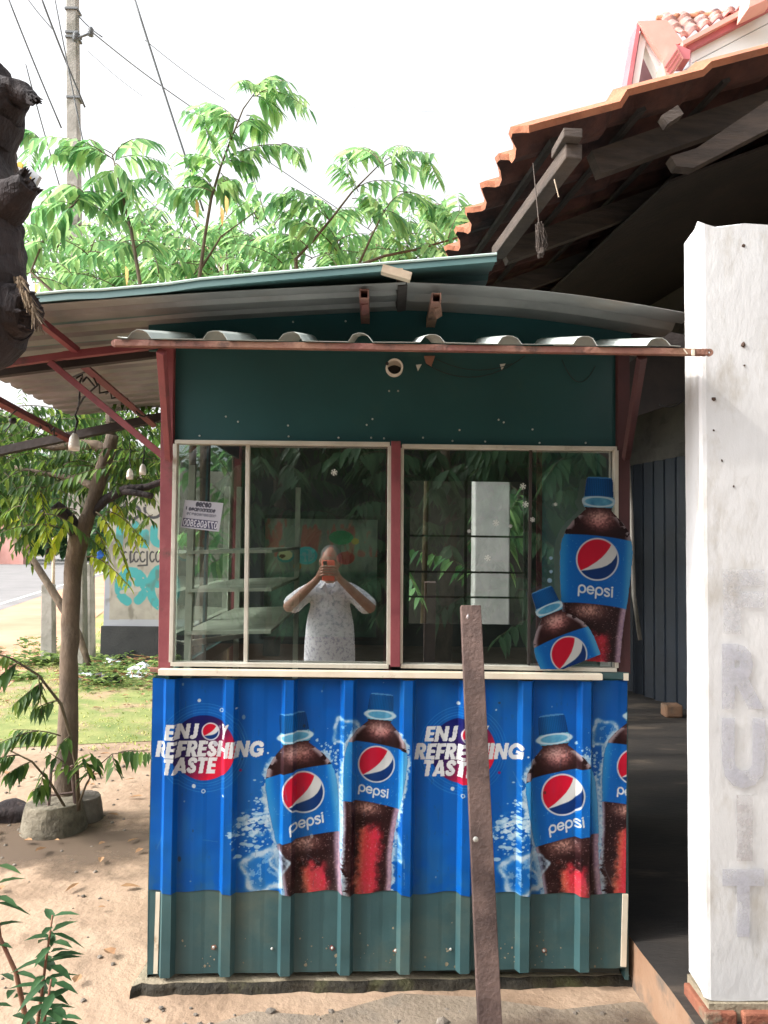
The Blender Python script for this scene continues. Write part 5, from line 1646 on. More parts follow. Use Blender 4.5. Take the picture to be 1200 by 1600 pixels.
# resample and roughen
P2 = []; R2 = []
for i in range(len(pts)-1):
    for k in range(9):
        t = k/9; P2.append(pts[i].lerp(pts[i+1], t)); R2.append(rr[i]*(1-t)+rr[i+1]*t)
P2.append(pts[-1]); R2.append(rr[-1])
mb.tube(P2, R2, 44)
def roughen(mb, amp, sc, start=0):
    for i in range(start, len(mb.v)):
        v = Vector(mb.v[i]); n = mn.noise_vector(v*sc)*amp+mn.noise_vector(v*sc*3.1)*amp*.45
        mb.v[i] = tuple(v+n)
roughen(mb, 0.007, 12); roughen(mb, 0.0035, 55)
mb.smooth = False
mb.build('trunk', M['darkbark'], bt)
def stub(pl, rl, name='stub', m='darkbark', torn=True, seed=0):
    mb = MB(); mb.smooth = True
    pts = [P(*p) for p in pl]; P2 = []; R2 = []
    for i in range(len(pts)-1):
        for k in range(5): t = k/5; P2.append(pts[i].lerp(pts[i+1], t)); R2.append((rl[i]*(1-t)+rl[i+1]*t)*Yt/F)
    P2.append(pts[-1]); R2.append(rl[-1]*Yt/F)
    mb.tube(P2, R2, 26); roughen(mb, 0.006, 18); roughen(mb, 0.003, 60); mb.smooth = False
    # jagged end
    R = random.Random(seed); d = (pts[-1]-pts[-2]).normalized(); r = rl[-1]*Yt/F
    for k in range(26):
        a = R.uniform(0, 6.28); q = d.cross(Vector((0,1,0))).normalized()*math.cos(a)+Vector((0,1,0))*math.sin(a)
        b = pts[-1]+q*r*R.uniform(.3,.95)-d*.01; mb.tube([b, b+d*R.uniform(.01,.03)+q*.004], [0.006, 0.001], 4)
    return mb.build(name, M[m], bt)
stub([(-30,200,Yt+.03),(0,160,Yt+.02),(30,144,Yt),(52,156,Yt-.02)], [60,46,24,7], seed=1)
stub([(-20,330,Yt),(14,312,Yt-.03),(44,286,Yt-.05)], [50,32,19], seed=2)
stub([(-10,500,Yt),(22,486,Yt-.02),(44,488,Yt-.03)], [56,44,32], seed=3)
mb = MB(); R = random.Random(5)
for k in range(110):
    t = R.random(); x = 30+34*t+R.uniform(-9,3); y = 432+70*t+R.uniform(-3,3)
    a = P(x, y, Yt-.06+R.uniform(-.03,.05)); b = a+Vector((R.uniform(0,.02),R.uniform(-.01,.01),-R.uniform(.012,.035)))
    mb.tube([a, b], [0.0022, 0.0006], 4)
mb.build('torn_fibres', M['fibre'], bt)
# lamp-like tilted metal panel behind it
pn = thing('tilted_signboard', 'tilted grey metal panel with yellow stripe behind the cut trunk', 'signboard', P(30,300,4.0))
mb = MB(); mb.prism([P(4,240,4.0),P(30,252,4.0),P(38,268,4.0),P(22,330,4.0),P(4,340,4.0)], (0,0.03,0)); mb.build('panel_face', M['galv'], pn)
mb = MB(); mb.prism([P(48,262,4.05),P(62,274,4.05),P(32,332,4.05),P(18,352,4.05),P(18,330,4.05)], (0,0.03,0)); mb.build('panel_side', M['galv'], pn)
mb = MB(); mb.prism([P(30,252,3.98),P(36,256,3.98),P(34,262,3.98),P(24,258,3.98)], (0,0.01,0)); mb.prism([P(40,282,4.03),P(48,276,4.03),P(44,300,4.03),P(34,318,4.03)], (0,0.01,0)); mb.build('yellow_stripe', M['yellow'], pn)
mb = MB(); mb.tube([P(15,330,4.06), P(-60,480,4.06), Vector((P(-60,480,4.06).x, 4.06, 0))], .02, 8); mb.build('panel_post', M['galv'], pn)

# ================================================================== YOUNG TREE AT LEFT
YT = 4.15
yt = thing('young_tree', 'slender brown tree with forked trunk growing from the pots under the lean-to', 'tree', P(103,1268,YT))
mb = MB(); mb.smooth = True
def tpath(mb, L_, n=14, k=4, amp=0.008, Y=YT):
    pts = []; r = []
    for i in range(len(L_)-1):
        for j in range(k):
            t = j/k; a, b = L_[i], L_[i+1]
            pts.append(P(a[0]+(b[0]-a[0])*t, a[1]+(b[1]-a[1])*t, a[3]+(b[3]-a[3])*t)); r.append((a[2]+(b[2]-a[2])*t)*Y/F/2)
    a = L_[-1]; pts.append(P(a[0], a[1], a[3])); r.append(a[2]*Y/F/2)
    s = len(mb.v); mb.tube(pts, r, n); roughen(mb, amp, 7, s)
tpath(mb, [(98,1285,36,YT),(102,1250,33,YT),(106,1150,30,YT),(108,1050,28,YT),(110,950,27,YT),(116,880,28,YT),(124,840,30,YT),(140,800,22,YT),(152,760,22,YT),(160,735,22,YT),(170,705,22,YT),(176,680,19,YT)])
mb.build('trunk', M['bark'], yt)
def limb(L_, m='bark'):
    mb = MB(); mb.smooth = True; tpath(mb, L_, 10, 4, .006); return mb.build('limb', M[m], yt)
limb([(124,842,24,YT),(108,812,20,YT-.03),(92,795,20,YT-.05),(86,788,16,YT-.06)], 'darkbark')
limb([(140,806,16,YT),(165,780,15,YT),(195,765,14,YT),(230,760,11,YT),(275,745,9,YT)], 'darkbark')
limb([(190,768,10,YT),(215,770,10,YT-.05),(238,775,9,YT-.05)], 'darkbark')
limb([(168,706,20,YT),(150,697,18,YT),(120,694,14,YT),(85,700,10,YT),(40,690,7,YT)])
limb([(150,762,14,YT),(125,750,11,YT+.1),(80,742,9,YT+.2),(20,730,6,YT+.3)])
limb([(174,684,16,YT),(172,650,14,YT),(180,600,12,YT+.1),(190,540,9,YT+.2)])
L = Leaves(21); R = random.Random(21)
def cloud(LV_, n, xr_, yr_, Y0, Y1, ln, k, dirs, **kw):
    R = LV_.r
    for _ in range(n):
        px = R.uniform(*xr_); py = R.uniform(*yr_); Y = R.uniform(Y0, Y1)
        a = P(px, py, Y); d = Vector((R.uniform(*dirs[0]), R.uniform(*dirs[1]), R.uniform(*dirs[2]))).normalized()
        l = ln*R.uniform(.6,1.3); LV_.spray(a-d*l*.3, a+d*l*.7, k, **kw)
cloud(L, 330, (-60,250), (640,765), 4.0, 6.2, 0.36, 16, ((-1,1),(-1,1),(-.3,.3)), L=0.062, W=0.021, droop=.06, stem=.003, tone=.36, tv=.5)
cloud(L, 80, (-60,100), (740,835), 3.9, 5.2, 0.34, 15, ((-1,.6),(-1,.6),(-.5,.1)), L=0.062, W=0.021, stem=.003, tone=.45, tv=.5)
cloud(L, 22, (150,245), (720,830), 4.2, 5.2, 0.3, 14, ((-.6,1),(-.8,.4),(-.7,.1)), L=0.062, W=0.021, stem=.003, tone=.5, tv=.5)
L.build('crown', M['leaf'], yt, 'twigs')
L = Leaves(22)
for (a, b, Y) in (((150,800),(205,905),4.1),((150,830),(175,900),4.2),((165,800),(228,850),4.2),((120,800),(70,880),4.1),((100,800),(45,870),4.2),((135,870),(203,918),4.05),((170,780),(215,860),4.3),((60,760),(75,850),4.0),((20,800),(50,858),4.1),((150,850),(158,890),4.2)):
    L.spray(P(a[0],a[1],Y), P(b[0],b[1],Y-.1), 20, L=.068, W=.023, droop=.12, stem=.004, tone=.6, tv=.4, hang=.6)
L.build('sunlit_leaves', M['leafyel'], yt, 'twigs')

# pots and bits at its foot
def potlike(name, label, px, py, w, h, Yc, seed):
    c = PZ(px, py, 0); rr_ = w*c.y/F/2
    mb = MB(); mb.smooth = False; hh = h
    mb.lathe([(rr_*1.0,-.01),(rr_*1.0,hh*.12),(rr_*.97,hh*.3),(rr_*.92,hh*.6),(rr_*.86,hh*.9),(rr_*.83,hh),(rr_*.6,hh*1.02),(rr_*.2,hh*1.0)], (c.x, c.y, 0), 48)
    roughen(mb, 0.006, 9); roughen(mb, 0.002, 60)
    o = mb.build(name, M['stone'] if seed else M['ring'], None, smooth=False, bevel=.004)
    return tag(o, label, 'concrete block')
potlike('concrete_ring', 'round greyish concrete block before the young tree trunk', 84, 1296, 96, 0.14, 0, 0)
potlike('concrete_ring', 'darker round concrete block behind and right of the greyish one', 128, 1279, 62, 0.12, 0, 1)
mb = MB(); c = PZ(18, 1280, 0.0); ico(mb, (c.x,c.y,.04), .13, 7, (1.3,.6,.45), .35, 3)
tag(mb.build('log', M['darkbark'], smooth=True, recalc=False), 'dark rotten log lying left of the concrete blocks', 'log')
st = thing('plant_ladder', 'thin rusty ladder shaped frame leaning on the young trunk', 'ladder', P(76,1275,3.95))
mb = MB()
mb.tube([P(75,1272,3.95), P(80,1200,4.0)], .008, 6); mb.tube([P(118,1268,4.0), P(112,1196,4.0)], .008, 6)
mb.build('rail', M['rust'], st)
mb = MB(); mb.tube([P(80,1205,4.0), P(112,1198,4.0)], .006, 6); mb.tube([P(78,1243,3.97), P(116,1238,4.0)], .006, 6); mb.build('rung', M['rust'], st)
# sapling arching around the trunk
sg = thing('sapling', 'young sapling with arching leafy stems in front of the brown trunk', 'sapling', P(120,1268,3.9))
L = Leaves(33)
L.mb.tube([P(123,1266,3.95),P(120,1200,3.95),P(110,1150,3.9),P(95,1100,3.85),P(60,1055,3.8),P(20,1030,3.7),(P(-20,1018,3.7))], [.011,.010,.009,.008,.006,.005,.003], 7)
L.mb.tube([P(102,1262,3.95),P(80,1225,3.9),P(50,1190,3.85),(P(0,1165,3.8))], [.007,.006,.005,.003], 6)
L.mb.tube([P(121,1262,3.95),P(135,1225,3.9),P(150,1200,3.9),P(175,1178,3.9),P(232,1172,3.85)], [.006,.005,.004,.003,.002], 6)
for (a, b, Y, n) in (((70,1065),(22,1100),3.8,12),((60,1055),(65,1118),3.8,8),((90,1095),(50,1110),3.8,8),((30,1035),(-20,1075),3.7,12),((20,1030),(-20,1020),3.7,8),((95,1150),(20,1140),3.85,12),((60,1142),(-10,1165),3.8,12),((80,1225),(50,1235),3.9,7),((50,1190),(10,1210),3.85,12),((30,1180),(-20,1190),3.8,12),((120,1210),(75,1175),3.9,8),((140,1215),(128,1180),3.9,9),((150,1200),(140,1175),3.9,8),((185,1176),(236,1176),3.85,12),((175,1178),(180,1205),3.85,5),((70,1200),(62,1235),3.9,6),((110,1150),(92,1165),3.9,5)):
    L.spray(P(a[0],a[1],Y), P(b[0],b[1],Y-.08), int(n*1.3), L=.078, W=.028, droop=.05, stem=.004, tone=.42, tv=.4, hang=.8, frac=.05)
L.build('leaves', M['leaf'], sg, 'stems', M['twig'])

# ================================================================== BACKLIT SAPLINGS BEHIND THE ROOF
def crownthing(name, label, base, seed):
    o = thing(name, label, 'tree', base, 'leafy trees behind the kiosk roof'); return o, Leaves(seed)
def stemcurve(L, pl, r0, Y):
    n = len(pl); L.mb.tube([P(x, y, Y) for x, y in pl], [r0*(1-.75*i/(n-1)) for i in range(n)], 8)
LK = dict(L=0.135, W=0.040, droop=.12, stem=.004, tv=.5, hang=.62)
YA = 5.2
tA, L = crownthing('jam_tree', 'leafy sapling with drooping leaves left of the stay wire', Vector((P(215,450,YA).x, YA, 0)), 41)
bx = P(330,700,YA).x
L.mb.tube([(bx,YA,0),P(318,620,YA),P(262,520,YA),P(220,450,YA),P(205,360,YA),P(190,300,YA),P(175,240,YA)], [.03,.024,.018,.014,.011,.008,.004], 8)
L.mb.tube([P(262,520,YA),P(120,490,YA),P(48,425,YA),P(70,370,YA),P(115,320,YA)], [.02,.014,.009,.006,.004], 7)
for (a, b) in (((170,245),(45,215)),((175,240),(60,250)),((178,250),(90,230)),((175,245),(250,225)),((180,250),(262,255)),((185,270),(140,290)),((180,255),(205,290)),((150,225),(110,260)),((190,300),(240,280)),((60,215),(28,200)),((50,230),(45,260)),
               ((115,320),(50,330)),((115,320),(150,300)),((110,325),(190,300)),((115,320),(80,370)),((120,315),(170,340)),((70,370),(40,350)),((70,380),(30,400)),((205,360),(150,330)),((205,360),(260,330)),((210,390),(170,390)),((210,390),(250,380)),((230,270),(275,300)),((200,300),(170,320)),((190,300),(215,340)),((130,300),(70,300))):
    L.spray(P(a[0],a[1],YA+L.r.uniform(-.3,.3)), P(b[0],b[1],YA+L.r.uniform(-.4,.4)), 17, tone=.5, **LK)
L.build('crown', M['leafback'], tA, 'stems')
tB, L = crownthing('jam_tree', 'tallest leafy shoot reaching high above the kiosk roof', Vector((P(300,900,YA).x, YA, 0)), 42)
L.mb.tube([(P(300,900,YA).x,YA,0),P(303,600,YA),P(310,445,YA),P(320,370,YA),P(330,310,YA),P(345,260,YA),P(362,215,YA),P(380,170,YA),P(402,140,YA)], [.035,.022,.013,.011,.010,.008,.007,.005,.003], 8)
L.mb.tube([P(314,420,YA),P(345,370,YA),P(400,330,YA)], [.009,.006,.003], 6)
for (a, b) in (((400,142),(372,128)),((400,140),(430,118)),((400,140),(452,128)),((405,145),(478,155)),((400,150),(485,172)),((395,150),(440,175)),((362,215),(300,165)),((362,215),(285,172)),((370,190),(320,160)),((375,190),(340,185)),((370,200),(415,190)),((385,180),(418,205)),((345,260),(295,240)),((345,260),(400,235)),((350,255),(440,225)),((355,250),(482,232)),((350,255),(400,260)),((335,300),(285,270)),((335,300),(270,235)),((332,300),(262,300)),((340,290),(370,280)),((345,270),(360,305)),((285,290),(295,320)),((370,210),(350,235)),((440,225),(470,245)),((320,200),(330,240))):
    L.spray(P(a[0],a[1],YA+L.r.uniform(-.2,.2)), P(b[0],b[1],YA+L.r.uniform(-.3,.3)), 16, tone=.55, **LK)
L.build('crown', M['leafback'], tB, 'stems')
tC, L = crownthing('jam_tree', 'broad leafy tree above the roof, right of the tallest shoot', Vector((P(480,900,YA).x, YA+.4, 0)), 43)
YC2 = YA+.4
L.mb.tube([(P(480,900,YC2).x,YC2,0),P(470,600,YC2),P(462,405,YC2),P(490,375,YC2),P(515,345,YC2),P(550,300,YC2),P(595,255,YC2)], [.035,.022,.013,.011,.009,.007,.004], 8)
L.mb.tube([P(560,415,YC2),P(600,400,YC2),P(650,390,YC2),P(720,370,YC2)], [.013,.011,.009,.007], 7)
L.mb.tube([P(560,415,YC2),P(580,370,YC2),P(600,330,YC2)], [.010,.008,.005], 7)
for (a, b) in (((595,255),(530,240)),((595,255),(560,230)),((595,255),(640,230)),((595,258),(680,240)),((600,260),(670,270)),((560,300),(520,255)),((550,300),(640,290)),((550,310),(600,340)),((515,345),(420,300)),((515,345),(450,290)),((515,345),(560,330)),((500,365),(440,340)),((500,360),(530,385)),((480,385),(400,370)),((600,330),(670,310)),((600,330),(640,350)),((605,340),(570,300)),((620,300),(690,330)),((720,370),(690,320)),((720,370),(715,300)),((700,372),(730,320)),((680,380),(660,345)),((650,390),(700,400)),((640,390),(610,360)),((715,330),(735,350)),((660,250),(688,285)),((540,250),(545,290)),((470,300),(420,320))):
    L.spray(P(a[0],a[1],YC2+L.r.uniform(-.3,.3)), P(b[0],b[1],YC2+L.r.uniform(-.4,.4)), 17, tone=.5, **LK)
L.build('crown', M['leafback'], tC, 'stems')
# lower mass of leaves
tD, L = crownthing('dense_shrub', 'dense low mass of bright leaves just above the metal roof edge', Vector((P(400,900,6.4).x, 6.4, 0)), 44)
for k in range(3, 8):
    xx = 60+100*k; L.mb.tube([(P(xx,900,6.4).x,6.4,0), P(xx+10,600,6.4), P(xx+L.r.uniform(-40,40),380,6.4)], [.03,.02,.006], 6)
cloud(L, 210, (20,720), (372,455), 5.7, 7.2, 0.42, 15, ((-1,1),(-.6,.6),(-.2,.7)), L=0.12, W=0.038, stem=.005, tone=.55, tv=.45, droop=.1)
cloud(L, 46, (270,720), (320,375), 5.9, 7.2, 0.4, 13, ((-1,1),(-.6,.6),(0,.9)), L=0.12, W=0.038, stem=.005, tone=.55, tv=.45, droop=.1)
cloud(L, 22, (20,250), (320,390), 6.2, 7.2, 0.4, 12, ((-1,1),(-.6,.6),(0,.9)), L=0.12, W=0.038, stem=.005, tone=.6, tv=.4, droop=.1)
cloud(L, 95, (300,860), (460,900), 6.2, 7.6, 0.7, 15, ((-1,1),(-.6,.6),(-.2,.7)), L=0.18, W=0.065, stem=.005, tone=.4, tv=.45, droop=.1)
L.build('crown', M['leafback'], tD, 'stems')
L = Leaves(45); R = random.Random(3)
for (x, y) in ((306,310),(352,305),(196,415),(54,440),(345,322)):
    p = P(x, y, 5.0); L.leaf(p, Vector((.1,0,-1)), .13, .045, .7, curl=.1)
L.build('withered_leaves', mat('withered_leaf', (0.62,0.36,0.10), (0.7,0.45,0.15), 8, 0.7, trans=.4), tB)
mb = MB(); R = random.Random(17)
for k in range(160):
    x = R.uniform(268,372); y = R.uniform(368,460); Y = R.uniform(7.3,7.6); a = P(x, y, Y); mb.tube([a, a+Vector((R.uniform(-.1,.1),0,-R.uniform(.2,.5)))], [.006,.002], 3)
stw = thing('straw_clump', 'dry straw coloured fronds hanging behind the leaves by the pole', 'dry fronds', Vector((P(420,900,7.45).x, 7.45, 0)))
mb.build('fronds', M['straw'], stw, recalc=False)
mb = MB(); mb.tube([(P(420,900,7.45).x,7.45,0), P(345,480,7.45), P(320,375,7.45)], [.05,.04,.03], 8); mb.build('stem', M['bark'], stw)

# ================================================================== SIGN WALL, POSTS, POLE
YS = 9.6
sw = thing('painted_wall', 'weathered wall painted with turquoise and black writing behind the tree', 'wall', (P(210,1030,YS).x, YS, 0))
x0, x1 = P(164,900,YS).x, P(164,900,YS).x+1.95
zt2, zm = P(200,735,YS).z, P(200,978,YS).z
mb = MB(); mb.box((x0, YS, zm), (x1, YS+.14, zt2)); mb.build('wall_body', M['concrete'], sw)
mb = MB(); mb.box((x0-.02, YS-.03, -.05), (x1, YS+.17, zm-.002)); mb.build('wall_base', M['blacktar'], sw)
gx, gz = np.meshgrid(np.linspace(x0, x1, 300), np.linspace(zt2, zm, 300))
u, v = proj(gx.ravel(), np.full(gx.size, YS), gz.ravel())
img = np.zeros((u.size, 3)); n1 = fbm(u, v, 26.0); n2 = fbm(u, v, 7.0)
img[:] = np.stack([176+50*(n1-.4)+22*n2, 170+46*(n1-.4)+22*n2, 160+40*(n1-.4)+20*n2], 1)
TQ = [75,180,184]
def stroke(pts, w, c): mixc(img, sstep(w+.7, w-.7, polydist(u, v, pts))*(n2 > .22), c)
stroke(arc(186,862,0.1,0.1,0,10), 1, TQ)
stroke([(188,826),(186,852)], 6, TQ); stroke([(196,850),(226,832)], 1, [120,120,118])
stroke([(212,820),(222,838),(222,850)], 6, TQ); stroke([(228,832),(228,852)], 5, TQ); stroke([(241,826),(240,842)]+arc(250,842,9,8,180,30,6), 6, TQ)
stroke(arc(206,800,13,11,-60,140,8), 2.2, [60,60,66]); stroke(arc(240,795,14,14,-20,200,10), 2.2, [60,60,66]); stroke(arc(188,786,9,8,0,250,8), 2, [70,70,74])
for (x, w_) in ((196,5),(206,5),(213,6),(223,7),(238,6),(247,6)):
    stroke(arc(x, 870, w_*.6, 8, 30, 300, 8), 1.1, [50,50,56])
stroke([(204,862),(204,879)], 1.2, [50,50,56]); stroke([(230,862),(230,882)], 1.2, [50,50,56]); stroke([(216,884),(230,883)], 1.2, [50,50,56])
stroke(arc(206,917,20,24,-250,60,16), 7, TQ); stroke(arc(206,905,12,9,120,400,10), 6, TQ); stroke([(190,925),(218,921)], 3, [200,196,188]); stroke(arc(255,918,20,30,-250,60,16), 7, TQ); stroke(arc(252,905,12,9,120,400,10), 6, TQ)
for q in range(4): pass
mixc(img, ((u < 171)).astype(float)*.9, [190,195,210]); mixc(img, (v > 968)*.9*1.0, [196,200,212])
mixc(img, sstep(.6,.75,fbm(u+99, v*.6, 18.0))*0.5, [110,104,92])
grid_obj('painted_face', gx, np.full(gx.shape, YS-.004), gz, img, M['artflat'], sw)

def cpost(px, y0, y1, w, label, lean=0):
    b = PZ(px, y1, 0); t_ = P(px+lean, y0, b.y)
    mb = MB(); w2 = w*b.y/F/2
    a = []
    for p, k in ((b-Vector((0,0,.03)), 1.05), (t_, .95)):
        for sx, sy in ((-1,-1),(1,-1),(1,1),(-1,1)): a.append(p+Vector((sx*w2*k, sy*w2*.9*k, 0)))
    mb.add(a, [(0,1,2,3),(7,6,5,4),(0,4,5,1),(1,5,6,2),(2,6,7,3),(3,7,4,0)])
    o = mb.build('concrete_post', M['concrete'], None, bevel=0.012); tag(o, label, 'post', 'short concrete posts at the yard edge')
cpost(76, 913, 1032, 18, 'short grey concrete post left of the young tree')
cpost(134, 880, 1028, 23, 'wider mossy concrete post right of the young tree')
mb = MB(); mb.smooth = True
mb.tube([P(15,835,8.9),P(55,880,8.9),P(95,945,8.85),P(122,990,8.8),P(145,1055,8.6)], [.035,.04,.045,.045,.03], 10); roughen(mb, .01, 6)
tag(mb.build('timber_pole', M['bark'], None), 'crooked grey timber pole leaning behind the young tree', 'pole')
mb = MB(); mb.tube([P(84,840,10.4),P(83,912,10.4),Vector((P(82,1000,10.4).x,10.4,0))], [.02,.024,.024], 8)
tag(mb.build('thin_stake', M['palewood'], None, smooth=True), 'thin pale stake rising beside the left concrete post', 'stake')
# plastic rubbish
def bagobj(px, py, r, label, m='bag', seed=1):
    mb = MB(); c = PZ(px, py, .03); ico(mb, c, r, seed, (1.3,.8,.7), .7, 3); roughen(mb, .03, 14)
    tag(mb.build('plastic_bag', M[m], None, recalc=False), label, 'plastic bag')
bagobj(178, 1037, .09, 'small white plastic scrap before the black wall base', seed=2)
bagobj(220, 1054, .12, 'pale blue plastic bag in the litter beside the kiosk', seed=3)
bagobj(130, 1060, .09, 'white plastic scrap behind the young tree trunk', seed=4)
bagobj(168, 1062, .09, 'crumpled black plastic bag in the litter', 'bagdark', 5)
mb = MB(); ico(mb, P(157,867,4.0), .018, 6, (1,.6,1.2), .5, 2); tag(mb.build('blue_scrap', mat('blue_plastic', (0.02,0.13,0.5), None, rough=.4), None, recalc=False), 'tiny blue plastic scrap caught in the yellow green leaves', 'plastic scrap')

# ================================================================== FAR TREES ACROSS THE ROAD
def fartree(px, Y, h, w, seed, label, m='leafdark', ls=0.5):
    x = P(px, 860, Y).x
    o = thing('roadside_tree', label, 'tree', (x, Y, 0), 'trees across the road')
    L = Leaves(seed); R = L.r
    L.mb.tube([(x,Y,0),(x+.2,Y,h*.3),(x-.1,Y,h*.7)], [h*.03,h*.02,h*.008], 6)
    for k in range(900):
        a = R.uniform(0,6.28); q = R.random()**.5; zz = R.random()
        prof = math.sin(math.pi*min(1,zz*.85+.12))**.6
        lump = 1+.25*math.sin(a*3+seed+zz*5)
        p = Vector((x+math.cos(a)*w*q*prof*lump, Y+math.sin(a)*w*q*prof*lump*.7, h*(.08+.92*zz)))
        d = Vector((R.uniform(-1,1),R.uniform(-1,1),R.uniform(-.8,.4)))
        s = ls*(.6+.8*R.random()); L.leaf(p, d, s, s*.5, R.random(), curl=.2)
    L.build('crown', M[m], o, 'trunk', M['bark'])
for i, (px, Y, h, w_, lb) in enumerate(((-60,60,10,6,'tall dark tree across the road at the far left edge'),(20,72,9,5,'dark tree across the road above the timber pole'),(75,80,11,6,'dark tree across the road behind the thin stake'),(130,75,9,5,'dark tree across the road behind the forked trunk'),(185,70,11,6,'dark tree across the road above the painted wall'),(240,66,10,5,'dark tree across the road hidden behind the red post'),(330,60,9,6,'dark tree across the road behind the kiosk glass'),(420,52,9,6,'far dark tree seen through the left pane'))):
    fartree(px, Y, h, w_, 60+i, lb, ls=.9)
def reghedge(R):
    t = R.random(); a = R.uniform(-10, 150); p = rp(a, R.uniform(15.5, 19)); return p.x, p.y
L = Leaves(71); R = L.r
for _ in range(9000):
    x, y = reghedge(R); z = R.random()**1.4*1.6
    a = R.uniform(0, 6.28); L.leaf(Vector((x,y,z)), Vector((math.cos(a),math.sin(a),R.uniform(.0,1))), R.uniform(.3,.7), R.uniform(.12,.25), R.random(), curl=.3)
o = L.build('roadside_scrub', M['weed'], None); tag(o, 'bright green scrub along the far side of the road', 'scrub', kind='stuff')
mb = MB(); c = P(12,852,58); mb.box((c.x-1.2,58,0),(c.x+1.2,59,2.2)); mb.prism([(c.x-1.4,57.9,2.2),(c.x+1.4,57.9,2.2),(c.x,57.9,3.2)],(0,1.2,0))
tag(mb.build('pink_hut', mat('pink_wall', (0.62,0.3,0.26), (0.7,0.38,0.33), 1, .9), None), 'small pinkish hut far across the road at the left edge', 'hut')

# ================================================================== FOREGROUND PLANT (bottom left)
YP = 1.45
fg = thing('foreground_plant', 'willow leaved shrub with reddish stems in the bottom left corner', 'plant', PZ(40,1760,0.0))
L = Leaves(81); R = L.r
def upright(pl, r, heads, Y=YP):
    L.mb.tube([P(x, y, Y+dy) for x, y, dy in pl], [r*(1-.6*i/(len(pl)-1)) for i in range(len(pl))], 7)
g = PZ(40,1760,0.0)
L.mb.tube([g, P(45,1700,YP), P(40,1600,YP)], [.008,.007,.006], 7)
upright([(45,1700,0),(42,1600,0),(25,1520,0),(0,1465,0),(-20,1440,0)], .006, 0)
upright([(45,1700,0),(60,1590,-.02),(72,1500,-.02),(82,1430,-.02)], .004, 0)
upright([(45,1700,0),(62,1640,-.04),(72,1580,-.05),(80,1530,-.05)], .004, 0)
upright([(0,1465,0),(-6,1400,0),(-5,1350,0)], .003, 0)
def whorl(px, py, Y, n, Ls, Wd, up=.25, seed=0, tone=.35, span=1.0):
    c = P(px, py, Y)
    for i in range(n):
        a = i*2.4+R.uniform(-.3,.3); d = Vector((math.cos(a)*span, math.sin(a)*span, up+R.uniform(-.25,.25)))
        s = Ls*R.uniform(.7,1.15); L.leaf(c+Vector((0,0,-.045*i/n*2)), d, s, Wd*R.uniform(.8,1.15), min(1,max(0,tone+R.uniform(-.3,.3))), curl=.25)
whorl(82,1432,YP-.02,10,.055,.016,.35)
whorl(80,1458,YP-.02,8,.065,.018,-.1)
whorl(70,1505,YP-.02,9,.065,.018,.05)
whorl(84,1535,YP-.05,10,.055,.017,.1)
whorl(66,1580,YP-.05,9,.055,.017,.0)
whorl(50,1600,YP,8,.06,.018,.2)
whorl(22,1520,YP,6,.05,.014,.2)
whorl(-5,1352,YP,8,.06,.016,.2,tone=.6)
whorl(-8,1410,YP,6,.06,.016,.0)
whorl(95,1590,YP-.08,8,.05,.016,.2)
whorl(10,1640,YP,10,.07,.02,.3)
L.build('leaves', M['leafdark'], fg, 'stems', M['redtwig'])

# ================================================================== BEHIND THE CAMERA (seen reflected in the panes)
def backtree(x, y, h, w, seed, label):
    o = thing('garden_tree', label, 'tree', (x, y, 0), 'garden trees reflected in the window panes')
    L = Leaves(seed); R = L.r
    L.mb.tube([(x,y,0),(x+.1,y,h*.35),(x-.1,y,h*.75)], [.12,.09,.03], 8)
    for k in range(260):
        a = R.uniform(0,6.28); q = R.random()**.5*w; z = h*(.12+.88*R.random())
        p = Vector((x+math.cos(a)*q, y+math.sin(a)*q, z)); d = Vector((math.cos(a),math.sin(a),R.uniform(-.7,.3)))
        L.spray(p, p+d*R.uniform(.4,.9), 14, L=.24, W=.085, droop=.1, stem=.006, tone=.4)
    L.build('crown', M['leafdark'], o, 'trunk', M['bark'])
for i, (x, y, h, w_, lb) in enumerate(((-3.4,-4.6,5.0,1.7,'dense dark garden tree mirrored at the far left of the panes'),(-1.4,-5.2,5.4,1.8,'dark garden tree mirrored above the photographer'),(0.9,-5.0,5.2,1.8,'dark garden tree mirrored in the middle of the right pane'),(3.2,-4.6,5.4,1.9,'dark garden tree mirrored behind the tall bottle board'),(-5.4,-4.2,5.2,1.8,'dark garden tree beyond the mirrored left edge'),(5.4,-4.4,5.2,1.9,'dark garden tree beyond the mirrored right edge'))):
    backtree(x, y, h, w_, 90+i, lb)
mb = MB(); mb.box((-7,-6.6,0),(7,-6.45,4.2)); tag(mb.build('backdrop_wall', M['darkint'], None), 'long dark wall added behind the mirrored garden trees to darken the panes', 'wall')  # added backdrop that blocks bright sky from the pane reflections
mb = MB(); xx = P(310,900,2*YK+1.4).x; mb.box((xx-.065,-1.46,0),(xx+.065,-1.33,2.9)); tag(mb.build('concrete_post', M['concrete'], None, bevel=.01), 'tall grey concrete post mirrored at the left of the left pane', 'post')

